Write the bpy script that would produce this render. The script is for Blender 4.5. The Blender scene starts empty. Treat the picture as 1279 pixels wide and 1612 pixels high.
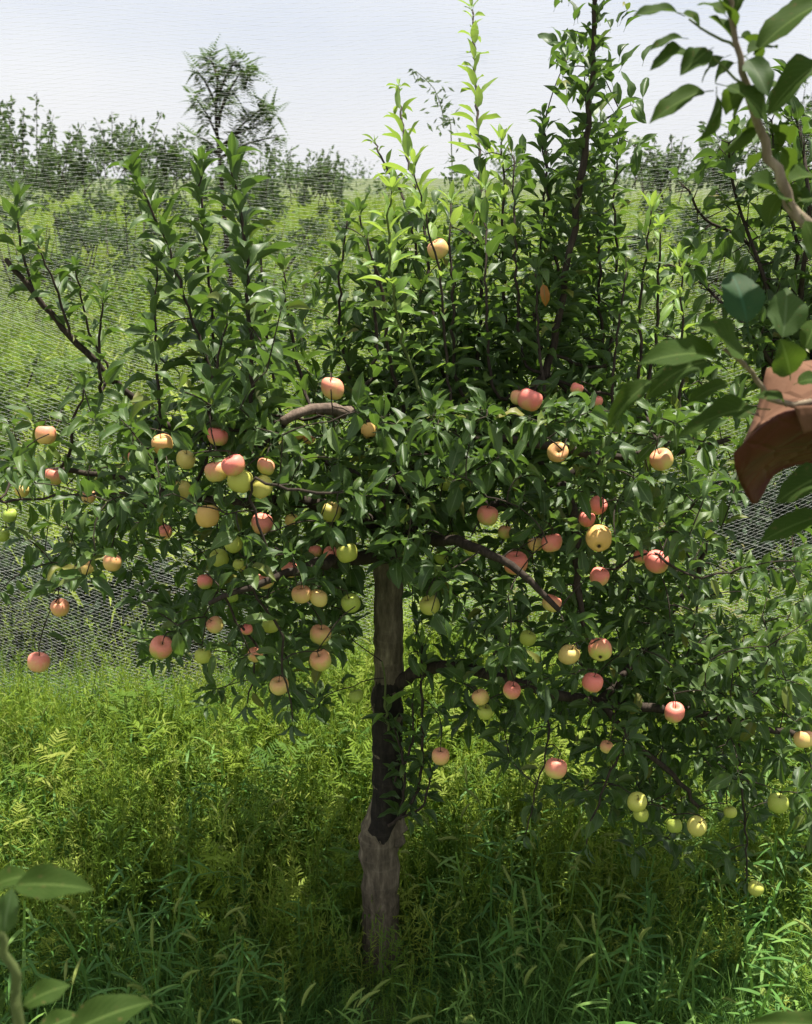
import bpy, math, random
import numpy as np
from mathutils import Vector, Matrix

random.seed(7)
RNG = np.random.default_rng(7)
R = math.radians
SC = bpy.context.scene
COL = SC.collection

# ------------------------------------------------------------------ camera
CAM_H, PITCH, FPX = 2.1, R(17.0), 1728.0          # eye height, downward tilt, focal length in photo pixels
PW, PH = 1279.0, 1612.0
cam_d = bpy.data.cameras.new('camera')
cam = bpy.data.objects.new('camera', cam_d); COL.objects.link(cam)
cam.location = (0, 0, CAM_H)
cam.rotation_euler = (R(90) - PITCH, 0, 0)
cam_d.sensor_fit = 'VERTICAL'; cam_d.sensor_height = 24.0
cam_d.lens = 24.0 * FPX / PH
cam_d.clip_start = 0.05; cam_d.clip_end = 3000
cam_d.dof.use_dof = True; cam_d.dof.focus_distance = 2.75; cam_d.dof.aperture_fstop = 5.2
SC.camera = cam

# ------------------------------------------------------------------ light
SUN_EL, SUN_AZ = R(74), R(50)                     # behind the tree, a little to the right
w = bpy.data.worlds.new('World'); SC.world = w; w.use_nodes = True
nt = w.node_tree
bg = nt.nodes['Background']; bg.inputs['Strength'].default_value = 0.1
sky = nt.nodes.new('ShaderNodeTexSky'); sky.sky_type = 'NISHITA'; sky.sun_disc = False
sky.sun_elevation = SUN_EL; sky.sun_rotation = SUN_AZ
tc = nt.nodes.new('ShaderNodeTexCoord')
mp = nt.nodes.new('ShaderNodeMapping'); mp.inputs['Scale'].default_value = (1, 1, 2.5)
nz = nt.nodes.new('ShaderNodeTexNoise'); nz.inputs['Scale'].default_value = 3.0; nz.inputs['Detail'].default_value = 5
cr = nt.nodes.new('ShaderNodeValToRGB')
cr.color_ramp.elements[0].position = 0.35; cr.color_ramp.elements[0].color = (3.2, 3.36, 3.8, 1)
cr.color_ramp.elements[1].position = 0.7; cr.color_ramp.elements[1].color = (3.9, 3.92, 4.1, 1)
mx = nt.nodes.new('ShaderNodeMixRGB'); mx.inputs['Fac'].default_value = 0.92
nt.links.new(tc.outputs['Generated'], mp.inputs['Vector']); nt.links.new(mp.outputs[0], nz.inputs['Vector'])
nt.links.new(nz.outputs['Fac'], cr.inputs['Fac'])
nt.links.new(sky.outputs[0], mx.inputs['Color1']); nt.links.new(cr.outputs[0], mx.inputs['Color2'])
sz = nt.nodes.new('ShaderNodeSeparateXYZ'); nt.links.new(tc.outputs['Generated'], sz.inputs[0])
mr = nt.nodes.new('ShaderNodeMapRange'); mr.interpolation_type = 'SMOOTHSTEP'; mr.inputs[1].default_value = -.02; mr.inputs[2].default_value = .16; mr.inputs[3].default_value = .8; mr.inputs[4].default_value = 0
nt.links.new(sz.outputs[2], mr.inputs[0])
hz = nt.nodes.new('ShaderNodeMixRGB'); hz.inputs['Color2'].default_value = (3.95, 3.95, 4.05, 1)      # thin bright haze low over the horizon
nt.links.new(mr.outputs[0], hz.inputs['Fac']); nt.links.new(mx.outputs[0], hz.inputs['Color1'])
nt.links.new(hz.outputs[0], bg.inputs['Color'])

sun_d = bpy.data.lights.new('sun', 'SUN'); sun_d.energy = 5.0; sun_d.angle = R(0.6); sun_d.color = (1.0, 0.95, 0.86)
sun = bpy.data.objects.new('sun', sun_d); COL.objects.link(sun)
sdir = Vector((math.sin(SUN_AZ) * math.cos(SUN_EL), math.cos(SUN_AZ) * math.cos(SUN_EL), math.sin(SUN_EL)))
sun.rotation_euler = (-sdir).to_track_quat('-Z', 'Y').to_euler()
sun.location = sdir * 20

SC.view_settings.view_transform = 'Standard'; SC.view_settings.look = 'None'
SC.view_settings.exposure = 1.2; SC.view_settings.gamma = 1.0; SC.view_settings.use_curve_mapping = False
SC.render.engine = 'CYCLES'
SC.cycles.use_denoising = True
SC.cycles.max_bounces = 12; SC.cycles.diffuse_bounces = 8; SC.cycles.transparent_max_bounces = 6

# ------------------------------------------------------------------ helpers
CT, ST = math.cos(PITCH), math.sin(PITCH)
def at(px, py, Y):
    """the point at distance Y straight ahead that the photo shows at pixel (px, py)"""
    x = (px - PW / 2) / FPX; y = -(py - PH / 2) / FPX
    d = np.array([x, CT + y * ST, -ST + y * CT])
    return np.array([0, 0, CAM_H]) + d * (Y / d[1])
def proj(P):
    P = np.asarray(P, float); q = P - np.array([0, 0, CAM_H])
    dep = q[..., 1] * CT - q[..., 2] * ST
    up = q[..., 1] * ST + q[..., 2] * CT
    return PW / 2 + FPX * q[..., 0] / dep, PH / 2 - FPX * up / dep, dep
def depth_of(P): return proj(P)[2]

def new_mesh(name, V, F, mats, uv=None, smooth=True, matidx=None, tint=None):
    me = bpy.data.meshes.new(name)
    V = np.asarray(V, np.float32); F = np.asarray(F, np.int32)
    k = F.shape[1]
    me.vertices.add(len(V)); me.vertices.foreach_set('co', V.ravel())
    me.loops.add(F.size); me.loops.foreach_set('vertex_index', F.ravel())
    me.polygons.add(len(F))
    me.polygons.foreach_set('loop_start', np.arange(0, F.size, k, dtype=np.int32))
    me.polygons.foreach_set('loop_total', np.full(len(F), k, np.int32))
    for m in (mats if isinstance(mats, (list, tuple)) else [mats]): me.materials.append(m)
    if matidx is not None: me.polygons.foreach_set('material_index', np.asarray(matidx, np.int32))
    me.polygons.foreach_set('use_smooth', np.full(len(F), smooth))
    if uv is not None:
        l = me.uv_layers.new(name='UVMap'); l.data.foreach_set('uv', np.asarray(uv, np.float32)[F.ravel()].ravel())
    if tint is not None:
        a = me.attributes.new('tint', 'FLOAT', 'POINT'); a.data.foreach_set('value', np.asarray(tint, np.float32))
    me.update(); me.validate()
    return me
def link(name, me, parent=None):
    o = bpy.data.objects.new(name, me); COL.objects.link(o)
    if parent: o.parent = parent
    return o
def empty(name, loc):
    o = bpy.data.objects.new(name, None); COL.objects.link(o); o.location = loc; o.empty_display_size = .1
    return o
def tag(o, label=None, cat=None, group=None, kind=None):
    if label: o['label'] = label
    if cat: o['category'] = cat
    if group: o['group'] = group
    if kind: o['kind'] = kind
    return o

class MB:
    """collects quads"""
    def __init__(s): s.V, s.F, s.U, s.T, s.n = [], [], [], [], 0
    def add(s, V, F, U=None, t=0.5):
        V = np.asarray(V, float)
        s.V.append(V); s.F.append(np.asarray(F, int) + s.n); s.n += len(V)
        s.U.append(np.zeros((len(V), 2)) if U is None else U); s.T.append(np.full(len(V), t))
    def tube(s, pts, rad, n=6, t=0.5, cap=True, bump=0.0):
        pts = np.asarray(pts, float); rad = np.atleast_1d(np.asarray(rad, float))
        if len(rad) != len(pts): rad = np.interp(np.linspace(0, 1, len(pts)), np.linspace(0, 1, len(rad)), rad)
        tan = np.gradient(pts, axis=0); tan /= np.linalg.norm(tan, axis=1)[:, None] + 1e-9
        ref = np.array([0.31, 0.9, 0.2]); V = []; U = []
        L = np.concatenate([[0], np.cumsum(np.linalg.norm(np.diff(pts, axis=0), axis=1))])
        for i in range(len(pts)):
            a = np.cross(tan[i], ref)
            if np.linalg.norm(a) < .1: a = np.cross(tan[i], [1, 0, 0])
            a /= np.linalg.norm(a); b = np.cross(tan[i], a)
            if i: ref = -b if np.dot(-b, ref) > 0 else b
            for k in range(n):
                ph = 2 * math.pi * k / n
                rr = rad[i] * (1 + bump * (RNG.random() - .5))
                V.append(pts[i] + rr * (a * math.cos(ph) + b * math.sin(ph))); U.append((k / n, L[i]))
        F = []
        for i in range(len(pts) - 1):
            for k in range(n):
                F.append((i * n + k, i * n + (k + 1) % n, (i + 1) * n + (k + 1) % n, (i + 1) * n + k))
        if cap:
            V.append(pts[-1] + tan[-1] * rad[-1] * .6); U.append((0, L[-1])); c = len(V) - 1
            V.append(pts[-1] + tan[-1] * rad[-1] * .6); U.append((0, L[-1]))
            for k in range(n): F.append(((len(pts) - 1) * n + k, (len(pts) - 1) * n + (k + 1) % n, c, c + 1))
        s.add(V, F, np.array(U), t)
    def ribbon(s, pts, side, wid, t=0.5):
        pts = np.asarray(pts, float); wid = np.asarray(wid, float)[:, None]
        V = np.concatenate([pts - side * wid, pts + side * wid]); n = len(pts)
        F = [(i, n + i, n + i + 1, i + 1) for i in range(n - 1)]
        u = np.linspace(0, 1, n)
        s.add(V, F, np.concatenate([np.c_[np.zeros(n), u], np.c_[np.ones(n), u]]), t)
    def mesh(s, name, mat, smooth=True):
        return new_mesh(name, np.concatenate(s.V), np.concatenate(s.F), mat, np.concatenate(s.U), smooth, None, np.concatenate(s.T))
    def build(s, name, mat, parent=None, off=None, smooth=True):
        if off is not None: s.V = [v - np.asarray(off) for v in s.V]
        return link(name, s.mesh(name, mat, smooth), parent)

def catmull(P, step=0.03):
    P = np.asarray(P, float)
    Q = np.vstack([2 * P[0] - P[1], P, 2 * P[-1] - P[-2]]); out = []
    for i in range(1, len(Q) - 2):
        n = max(2, int(np.linalg.norm(Q[i + 1][:3] - Q[i][:3]) / step))
        for t in np.linspace(0, 1, n, endpoint=False):
            a, b, c, d = Q[i - 1], Q[i], Q[i + 1], Q[i + 2]
            out.append(.5 * (2 * b + (c - a) * t + (2 * a - 5 * b + 4 * c - d) * t * t + (3 * b - a - 3 * c + d) * t ** 3))
    out.append(P[-1]); return np.array(out)
def unit(v): return v / (np.linalg.norm(v) + 1e-9)

# ------------------------------------------------------------------ materials
def nodes(name):
    m = bpy.data.materials.new(name); m.use_nodes = True
    t = m.node_tree; b = t.nodes['Principled BSDF']
    return m, t, b, t.nodes['Material Output']
def N(t, kind, **kw):
    n = t.nodes.new(kind)
    for k, v in kw.items():
        if k in n.inputs: n.inputs[k].default_value = v
        else: setattr(n, k, v)
    return n
def L(t, a, b): t.links.new(a, b)
def mathn(t, op, a, b=None):
    n = t.nodes.new('ShaderNodeMath'); n.operation = op
    for i, v in enumerate((a, b)):
        if v is None: continue
        if isinstance(v, (int, float)): n.inputs[i].default_value = v
        else: L(t, v, n.inputs[i])
    return n.outputs[0]
def ramp(t, fac, stops):
    n = t.nodes.new('ShaderNodeValToRGB'); e = n.color_ramp.elements
    while len(e) < len(stops): e.new(0.5)
    for i, (p, c) in enumerate(stops): e[i].position = p; e[i].color = (*c, 1)
    L(t, fac, n.inputs[0]); return n.outputs[0]
def mix(t, fac, a, b, mode='MIX'):
    n = t.nodes.new('ShaderNodeMixRGB'); n.blend_type = mode
    for s, v in (('Fac', fac), ('Color1', a), ('Color2', b)):
        if isinstance(v, (int, float)): n.inputs[s].default_value = v
        elif isinstance(v, tuple): n.inputs[s].default_value = (*v, 1)
        else: L(t, v, n.inputs[s])
    return n.outputs[0]

def leaf_material(name, stops, under, source, rough=.46, trans=.34, tcol=(.15, .28, .018), veins=True, spec=.38, vcol=(.17, .24, .09)):
    """glossy upper face, paler matt underside, light through the blade; source: 'obj' or 'tint' picks the leaf's own shade"""
    m, t, b, out = nodes(name)
    if source == 'obj': f = N(t, 'ShaderNodeObjectInfo').outputs['Random']
    else: f = N(t, 'ShaderNodeAttribute', attribute_name='tint').outputs['Fac']
    col = ramp(t, f, stops)
    geo = N(t, 'ShaderNodeNewGeometry')
    nz = N(t, 'ShaderNodeTexNoise', Scale=38.0, Detail=3.0); tcn = N(t, 'ShaderNodeTexCoord')
    L(t, geo.outputs['Position'], nz.inputs['Vector'])
    col = mix(t, mathn(t, 'MULTIPLY', nz.outputs['Fac'], .45), col, (.09, .13, .035))
    sp_ = N(t, 'ShaderNodeTexNoise', Scale=170.0, Detail=1.0); L(t, geo.outputs['Position'], sp_.inputs['Vector'])
    col = mix(t, ramp(t, sp_.outputs['Fac'], [(.66, (0, 0, 0)), (.72, (.6, .6, .6))]), col, (.10, .075, .03))     # small brown blemishes
    if veins:
        sep = N(t, 'ShaderNodeSeparateXYZ'); L(t, tcn.outputs['UV'], sep.inputs[0])
        ax = mathn(t, 'ABSOLUTE', mathn(t, 'SUBTRACT', sep.outputs[0], .5))
        mid = mathn(t, 'LESS_THAN', ax, .035)
        ph = mathn(t, 'SUBTRACT', mathn(t, 'MULTIPLY', sep.outputs[1], 9.0), mathn(t, 'MULTIPLY', ax, 7.0))
        sv = mathn(t, 'LESS_THAN', mathn(t, 'FRACT', ph), .1)
        v = mathn(t, 'MAXIMUM', mathn(t, 'MULTIPLY', mid, .7), mathn(t, 'MULTIPLY', sv, .28))
        col = mix(t, v, col, vcol)
        bmp = N(t, 'ShaderNodeBump', Strength=.35, Distance=.002); L(t, mathn(t, 'SUBTRACT', 1.0, v), bmp.inputs['Height'])
        L(t, bmp.outputs[0], b.inputs['Normal'])
    col2 = mix(t, geo.outputs['Backfacing'], col, mix(t, .6, col, under))
    L(t, col2, b.inputs['Base Color'])
    L(t, mathn(t, 'ADD', mathn(t, 'MULTIPLY', geo.outputs['Backfacing'], .3), rough), b.inputs['Roughness'])
    b.inputs['Specular IOR Level'].default_value = spec
    tr = N(t, 'ShaderNodeBsdfTranslucent'); L(t, mix(t, .55, col, tcol), tr.inputs['Color'])
    ms = N(t, 'ShaderNodeMixShader', Fac=trans)
    L(t, b.outputs[0], ms.inputs[1]); L(t, tr.outputs[0], ms.inputs[2]); L(t, ms.outputs[0], out.inputs['Surface'])
    return m
OLD = [(0, (.025, .058, .014)), (.35, (.037, .084, .018)), (.7, (.055, .112, .021)), (.95, (.095, .155, .028)), (1, (.22, .19, .03))]
YNG = [(0, (.16, .30, .05)), (.5, (.22, .38, .06)), (1, (.32, .46, .09))]
M_LEAF = leaf_material('apple leaf', OLD, (.11, .16, .085), 'obj')
M_LEAFS = leaf_material('apple foliage', OLD, (.11, .16, .085), 'tint')
M_YOUNG = leaf_material('young apple leaf', YNG, (.26, .36, .14), 'obj', trans=.42, tcol=(.4, .55, .05))
M_RUST = leaf_material('rusty leaf', [(0, (.35, .08, .02)), (1, (.45, .14, .03))], (.3, .15, .07), 'obj')
M_NEAR = leaf_material('broad apple leaf', [(0, (.012, .030, .005)), (.5, (.018, .042, .007)), (1, (.032, .062, .010))], (.06, .09, .03), 'obj', rough=.65, spec=.04, tcol=(.13, .22, .012), vcol=(.10, .15, .04))
M_TEAL = leaf_material('bluish apple leaf', [(0, (.012, .046, .018)), (1, (.015, .05, .02))], (.05, .09, .05), 'obj', rough=.6, spec=.12, tcol=(.05, .16, .05), vcol=(.04, .10, .05))
M_PALE = leaf_material('pale apple leaf', [(0, (.035, .07, .022)), (1, (.05, .09, .03))], (.10, .14, .07), 'obj', rough=.6, spec=.15, vcol=(.11, .16, .07))
WEED = [(0, (.060, .145, .016)), (.35, (.142, .245, .02)), (.7, (.225, .325, .027)), (1, (.32, .365, .06))]
M_WEED = leaf_material('meadow weed', WEED, (.15, .22, .06), 'obj', rough=.6, trans=.38, tcol=(.33, .45, .02), veins=False, spec=.2)
M_GRASS = leaf_material('grass blade', [(0, (.055, .16, .034)), (.5, (.095, .24, .045)), (1, (.20, .35, .07))], (.09, .15, .04), 'obj', rough=.55, trans=.34, tcol=(.18, .32, .02), veins=False, spec=.22)
M_SEED = leaf_material('foxtail seed head', [(0, (.20, .28, .06)), (1, (.34, .40, .11))], (.2, .25, .1), 'obj', rough=.8, trans=.3, tcol=(.4, .45, .12), veins=False, spec=.1)
M_DRY = leaf_material('dry stalk', [(0, (.15, .13, .05)), (1, (.24, .21, .09))], (.3, .24, .12), 'obj', rough=.8, trans=.2, tcol=(.4, .3, .1), veins=False, spec=.1)
M_SHRUB = leaf_material('far foliage', [(0, (.05, .085, .04)), (.5, (.075, .115, .055)), (1, (.12, .16, .075))], (.10, .13, .08), 'tint', rough=.7, trans=.25, veins=False, spec=.25)  # distance haze put into the lighter, greyer leaf colour
M_BUSH = leaf_material('light bush foliage', [(0, (.06, .12, .02)), (.5, (.10, .18, .028)), (1, (.18, .26, .04))], (.14, .2, .06), 'tint', rough=.6, trans=.35, tcol=(.25, .38, .03), veins=False, spec=.2)
M_DARK = leaf_material('shaded shrub foliage', [(0, (.008, .018, .010)), (.6, (.014, .034, .014)), (1, (.035, .07, .02))], (.03, .045, .035), 'tint', rough=.6, trans=.12, tcol=(.03, .06, .03), veins=False, spec=.2)  # shade around these shrubs is put into the very dark leaf colour

def bark_material(name, c1, c2, c3, scale=1.0, bump=.6):
    m, t, b, out = nodes(name)
    tcn = N(t, 'ShaderNodeTexCoord'); mpn = N(t, 'ShaderNodeMapping'); mpn.inputs['Scale'].default_value = (60 * scale, 60 * scale, 12 * scale)
    L(t, tcn.outputs['Object'], mpn.inputs[0])
    n1 = N(t, 'ShaderNodeTexNoise', Scale=1.0, Detail=8.0, Roughness=.65); L(t, mpn.outputs[0], n1.inputs['Vector'])
    m2 = N(t, 'ShaderNodeMapping'); m2.inputs['Scale'].default_value = (9 * scale, 9 * scale, 90 * scale); L(t, tcn.outputs['Object'], m2.inputs[0])
    n2 = N(t, 'ShaderNodeTexNoise', Scale=1.0, Detail=3.0); L(t, m2.outputs[0], n2.inputs['Vector'])
    vo = N(t, 'ShaderNodeTexNoise', Scale=14.0 * scale, Detail=4.0); L(t, tcn.outputs['Object'], vo.inputs['Vector'])
    col = ramp(t, n1.outputs['Fac'], [(.3, c1), (.55, c2), (.8, c3)])
    col = mix(t, ramp(t, n2.outputs['Fac'], [(.58, (0, 0, 0)), (.8, (.3, .3, .3))]), col, c3)
    col = mix(t, ramp(t, vo.outputs['Fac'], [(.5, (0, 0, 0)), (.75, (.5, .5, .5))]), col, c1)
    L(t, col, b.inputs['Base Color']); b.inputs['Roughness'].default_value = .9
    b.inputs['Specular IOR Level'].default_value = .2
    bp = N(t, 'ShaderNodeBump', Strength=bump, Distance=.006)
    L(t, mathn(t, 'ADD', n1.outputs['Fac'], mathn(t, 'MULTIPLY', n2.outputs['Fac'], .5)), bp.inputs['Height']); L(t, bp.outputs[0], b.inputs['Normal'])
    return m
M_BARK = bark_material('apple bark', (.045, .037, .025), (.15, .12, .08), (.33, .275, .19))
M_DKBARK = bark_material('near-black bark', (.010, .009, .007), (.026, .021, .016), (.075, .062, .046), 1.0, 1.0)
M_LIMB = bark_material('limb bark', (.06, .045, .035), (.17, .125, .095), (.28, .22, .17), 1.5, .4)
M_TWIG = bark_material('twig bark', (.022, .017, .013), (.048, .036, .027), (.09, .07, .052), 2.5, .2)
M_PALEB = bark_material('pale smooth bark', (.12, .09, .06), (.21, .165, .11), (.33, .27, .19), 1.6, .25)
M_STALK = bark_material('green stem', (.07, .09, .03), (.10, .13, .04), (.15, .17, .06), 3, .1)

# ------------------------------------------------------------------ leaf shapes
def leaf_shape(fold, curl, wav, width=.5, rows=7, petiole=.2, sharp=1.0, seed=0):
    rg = np.random.default_rng(seed)
    V, U = [], []
    ts = np.linspace(0, 1, rows + 1)
    ph = rg.random() * 6
    ang = 0; y = z = 0; prev = 0
    for i, t in enumerate(ts):
        if i:
            ds = t - prev; ang = -curl * (t ** 1.3); y += ds * math.cos(ang); z += ds * math.sin(ang); prev = t
        wd = width * .5 * (math.sin(math.pi * min(1, t ** .82)) ** .78 if 0 < t < 1 else .02)
        if t > .8: wd *= 1 - .35 * sharp * (t - .8) / .2
        jag = (1 + .06 * (rg.random() - .5)) * ((1.04 if i % 2 else .97) if rows < 10 else (1.03 if i % 2 else .985))
        for u in (-1, -.5, 0, .5, 1):
            e = abs(u)
            lift = fold * e * wd - .25 * fold * e * e * wd
            zz = z + lift * math.cos(ang) + wav * wd * e * e * math.sin(ph + t * 9 + (2 if u > 0 else 0))
            V.append((u * wd * (jag if e == 1 else 1) * (1 - .12 * fold * e), y - lift * math.sin(ang) * .5, zz)); U.append((.5 + .5 * u, t))
    F = []
    for i in range(rows):
        for k in range(4):
            a = i * 5 + k; F.append((a, a + 1, a + 6, a + 5))
    # petiole: a slim three-sided stalk
    n0 = len(V); r = .011
    for yy, zz in ((-petiole, -.04), (0.02, 0)):
        for k in range(3):
            V.append((r * math.cos(k * 2.094), yy, zz + r * math.sin(k * 2.094) - .004)); U.append((.5, .5))
    for k in range(3): F.append((n0 + k, n0 + (k + 1) % 3, n0 + 3 + (k + 1) % 3, n0 + 3 + k))
    V = np.array(V); V[:, 1] += petiole; V /= 1.0
    return V, np.array(F), np.array(U)
SHAPES = [leaf_shape(.6, .4, .2, .45, seed=1), leaf_shape(.9, .8, .28, .41, seed=2), leaf_shape(.5, 1.1, .3, .44, seed=3),
          leaf_shape(1.2, .3, .2, .40, seed=4), leaf_shape(.7, .1, .3, .46, seed=5), leaf_shape(.4, .7, .4, .46, seed=6),
          leaf_shape(1.5, .9, .25, .40, seed=7), leaf_shape(1.0, 1.6, .3, .42, seed=8)]
NEAR = [leaf_shape(.45, .55, .18, .52, 16, seed=21), leaf_shape(.7, .9, .2, .50, 16, seed=22), leaf_shape(.3, 1.25, .25, .54, 16, seed=23),
        leaf_shape(.95, .35, .15, .50, 16, seed=24), leaf_shape(.55, .35, .25, .60, 16, seed=25), leaf_shape(.35, .8, .3, .58, 16, seed=26),
        leaf_shape(1.2, 1.0, .2, .46, 16, seed=27), leaf_shape(.8, 1.5, .2, .50, 16, seed=28)]
SMALL = [leaf_shape(.45, .5, .1, .40, seed=11), leaf_shape(.8, .8, .1, .36, seed=12), leaf_shape(.6, .2, .15, .42, seed=13)]
LEAF_ME = {}
def leaf_mesh(kind, i, mat):
    k = (kind, i, mat.name)
    if k not in LEAF_ME:
        V, F, U = {'small': SMALL, 'near': NEAR}.get(kind, SHAPES)[i]
        LEAF_ME[k] = new_mesh('leaf', V, F, mat, U)
    return LEAF_ME[k]
def frame(d, up):
    d = unit(d); x = np.cross(d, up)
    if np.linalg.norm(x) < .05: x = np.cross(d, np.array([1., 0.2, 0]))
    x = unit(x); n = np.cross(x, d)
    return x, d, n
def put_leaf(p, d, up, length, width, shape, mat, parent, base, kind='big', name='leaf'):
    x, dd, n = frame(np.asarray(d, float), np.asarray(up, float))
    o = link(name, leaf_mesh(kind, shape, mat), parent)
    M = Matrix(((x[0], dd[0], n[0]), (x[1], dd[1], n[1]), (x[2], dd[2], n[2]))).to_4x4()
    o.matrix_basis = Matrix.Translation(Vector(np.asarray(p) - np.asarray(base))) @ M @ Matrix.Diagonal((width, length, length, 1))
    return o

# ================================================================== SETTING
m, t, b, out = nodes('meadow soil')
tcn = N(t, 'ShaderNodeTexCoord')
n1 = N(t, 'ShaderNodeTexNoise', Scale=.35, Detail=6.0); n2 = N(t, 'ShaderNodeTexNoise', Scale=9.0, Detail=8.0)
L(t, tcn.outputs['Object'], n1.inputs['Vector']); L(t, tcn.outputs['Object'], n2.inputs['Vector'])
c = ramp(t, n2.outputs['Fac'], [(.3, (.035, .045, .015)), (.55, (.07, .085, .025)), (.75, (.12, .10, .055))])
c = mix(t, ramp(t, n1.outputs['Fac'], [(.4, (0, 0, 0)), (.65, (.7, .7, .7))]), c, (.08, .12, .025))
L(t, c, b.inputs['Base Color']); b.inputs['Roughness'].default_value = .95
bp = N(t, 'ShaderNodeBump', Strength=.8, Distance=.03); L(t, n2.outputs['Fac'], bp.inputs['Height']); L(t, bp.outputs[0], b.inputs['Normal'])
gv = []; gx = np.concatenate([[-900, -200, -60], np.linspace(-14, 14, 57), [60, 200, 900]]); gy = np.concatenate([[-300, -60], np.linspace(-6, 22, 57), [60, 200, 1200]])
for y in gy:
    for x in gx: gv.append((x, y, .03 * math.sin(x * 2.1 + 1.3 * math.sin(y)) * math.cos(y * 1.7) if abs(x) < 14 and -6 < y < 22 else 0))
nx = len(gx)
gf = [(j * nx + i, j * nx + i + 1, (j + 1) * nx + i + 1, (j + 1) * nx + i) for j in range(len(gy) - 1) for i in range(nx - 1)]
tag(link('ground', new_mesh('ground', gv, gf, m)), kind='structure')

# ---------------------------------------------------------------- plant prototypes for the meadow (instanced)
def strip(mb, p, d, length, w0, droop, seg=3, t=.5, rg=RNG):
    d = unit(np.asarray(d, float)); side = unit(np.cross(d, [0, 0, 1.]) + rg.normal(0, .25, 3)); pts = [np.asarray(p, float)]
    for i in range(seg):
        d = unit(d + np.array([0, 0, -droop / seg])); pts.append(pts[-1] + d * length / seg)
    wd = w0 * np.array([.6, 1, .7, .05]) if seg == 3 else w0 * np.interp(np.linspace(0, 1, seg + 1), [0, .3, .7, 1], [.6, 1, .75, .05])
    mb.ribbon(pts, side, wd, t)
def rdir(el0, el1, rg=RNG):
    a = rg.random() * 6.283; e = rg.uniform(el0, el1)
    return np.array([math.cos(a) * math.cos(e), math.sin(a) * math.cos(e), math.sin(e)])
def proto_tuft(n, h, w, rg):
    mb = MB()
    for _ in range(n):
        strip(mb, np.r_[rg.normal(0, .04, 2), 0], rdir(.75, 1.45, rg), h * rg.uniform(.5, 1.1), w * rg.uniform(.6, 1.2), rg.uniform(.3, 1.6), 4, rg=rg)
    return mb
def proto_weed(nl, lw, ll, rg, branch=5):
    """upright weed with narrow leaves all the way up and a loose branching top, one unit tall"""
    mb = MB()
    lean = rg.normal(0, .12, 2)
    def P(s): return np.array([lean[0] * s * s, lean[1] * s * s, s])
    mb.ribbon([P(s) for s in np.linspace(0, 1, 5)], np.array([1., 0, 0]), [.006, .006, .005, .004, .002])
    mb.ribbon([P(s) for s in np.linspace(0, 1, 5)], np.array([0., 1, 0]), [.006, .006, .005, .004, .002])
    for k in range(nl):
        s = .12 + .88 * (k + rg.random()) / nl; a = k * 2.4 + rg.normal(0, .3)
        e = rg.uniform(.2, .9)
        strip(mb, P(s), (math.cos(a) * math.cos(e), math.sin(a) * math.cos(e), math.sin(e)), ll * rg.uniform(.6, 1.1) * (1.1 - .5 * s), lw * rg.uniform(.7, 1.1), rg.uniform(.3, 1.1), 3, rg=rg)
    for k in range(branch):
        s = rg.uniform(.45, .9); a = rg.random() * 6.28; e = rg.uniform(.5, 1.0); d = np.array([math.cos(a) * math.cos(e), math.sin(a) * math.cos(e), math.sin(e)])
        ln = rg.uniform(.15, .3); q0 = P(s)
        mb.ribbon([q0, q0 + d * ln], unit(np.cross(d, [0, 0, 1])), [.004, .002])
        for j in range(7):
            strip(mb, q0 + d * ln * (j + 1) / 7, unit(d + rg.normal(0, .7, 3)), ll * .55 * rg.uniform(.6, 1.1), lw * .7, .5, 2, rg=rg)
    return mb
def proto_wispy(rg, n=7):
    """a bunch of thin upright stalks with short narrow leaves, one unit tall"""
    mb = MB()
    for _ in range(n):
        b0 = np.r_[rg.normal(0, .09, 2), 0]; tp_ = b0 + np.array([rg.normal(0, .13), rg.normal(0, .13), rg.uniform(.65, 1.05)]); mid_ = (b0 + tp_) / 2 + rg.normal(0, .03, 3)
        mb.ribbon([b0, mid_, tp_], unit(np.array([rg.normal(), rg.normal(), 0])), [.004, .0035, .0012])
        for k in range(15):
            f = .15 + .85 * k / 15; q = b0 + (tp_ - b0) * f + (mid_ - (b0 + tp_) / 2) * 4 * f * (1 - f)
            strip(mb, q, rdir(.25, 1.2, rg), .10 * rg.uniform(.6, 1.3) * (1.15 - .5 * f), .0055, rg.uniform(.2, .9), 2, rg=rg)
        for k in range(6): strip(mb, tp_ - np.array([0, 0, .02 * k]), rdir(.6, 1.4, rg), .05, .004, .1, 2, rg=rg)
    return mb
def proto_feather(rg):
    mb = MB()
    mb.ribbon([(0, 0, 0), (0, 0, .5), (.02, 0, 1)], np.array([1., 0, 0]), [.007, .005, .002])
    for k in range(16):
        s = .1 + .88 * k / 16; a = k * 2.4; e = rg.uniform(.3, .8)
        d = np.array([math.cos(a) * math.cos(e), math.sin(a) * math.cos(e), math.sin(e)]); ln = .34 * (1.05 - s) + .08
        q = np.array([.02 * s, 0, s]); side = unit(np.cross(d, [0, 0, 1]))
        mb.ribbon([q, q + d * ln], np.cross(side, d), [.003, .001])
        for j in range(6):
            b0 = q + d * ln * (j + 1) / 6
            for sg in (-1, 1): strip(mb, b0, unit(d * .8 + side * sg + rg.normal(0, .15, 3)), .11 * (1.1 - j / 9), .010, .4, 2, rg=rg)
    return mb
def proto_broad(rg):
    mb = MB()
    for k in range(11):
        a = k * 2.4; s = .15 + .08 * k
        strip(mb, (0, 0, s * .5), rdir(.1, .8, rg), .13 * rg.uniform(.6, 1.2), .0065 * rg.uniform(.7, 1.2), rg.uniform(.4, 1.2), 4, rg=rg)
    mb.ribbon([(0, 0, 0), (0, 0, .5)], np.array([1., 0, 0]), [.006, .004])
    return mb
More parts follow.
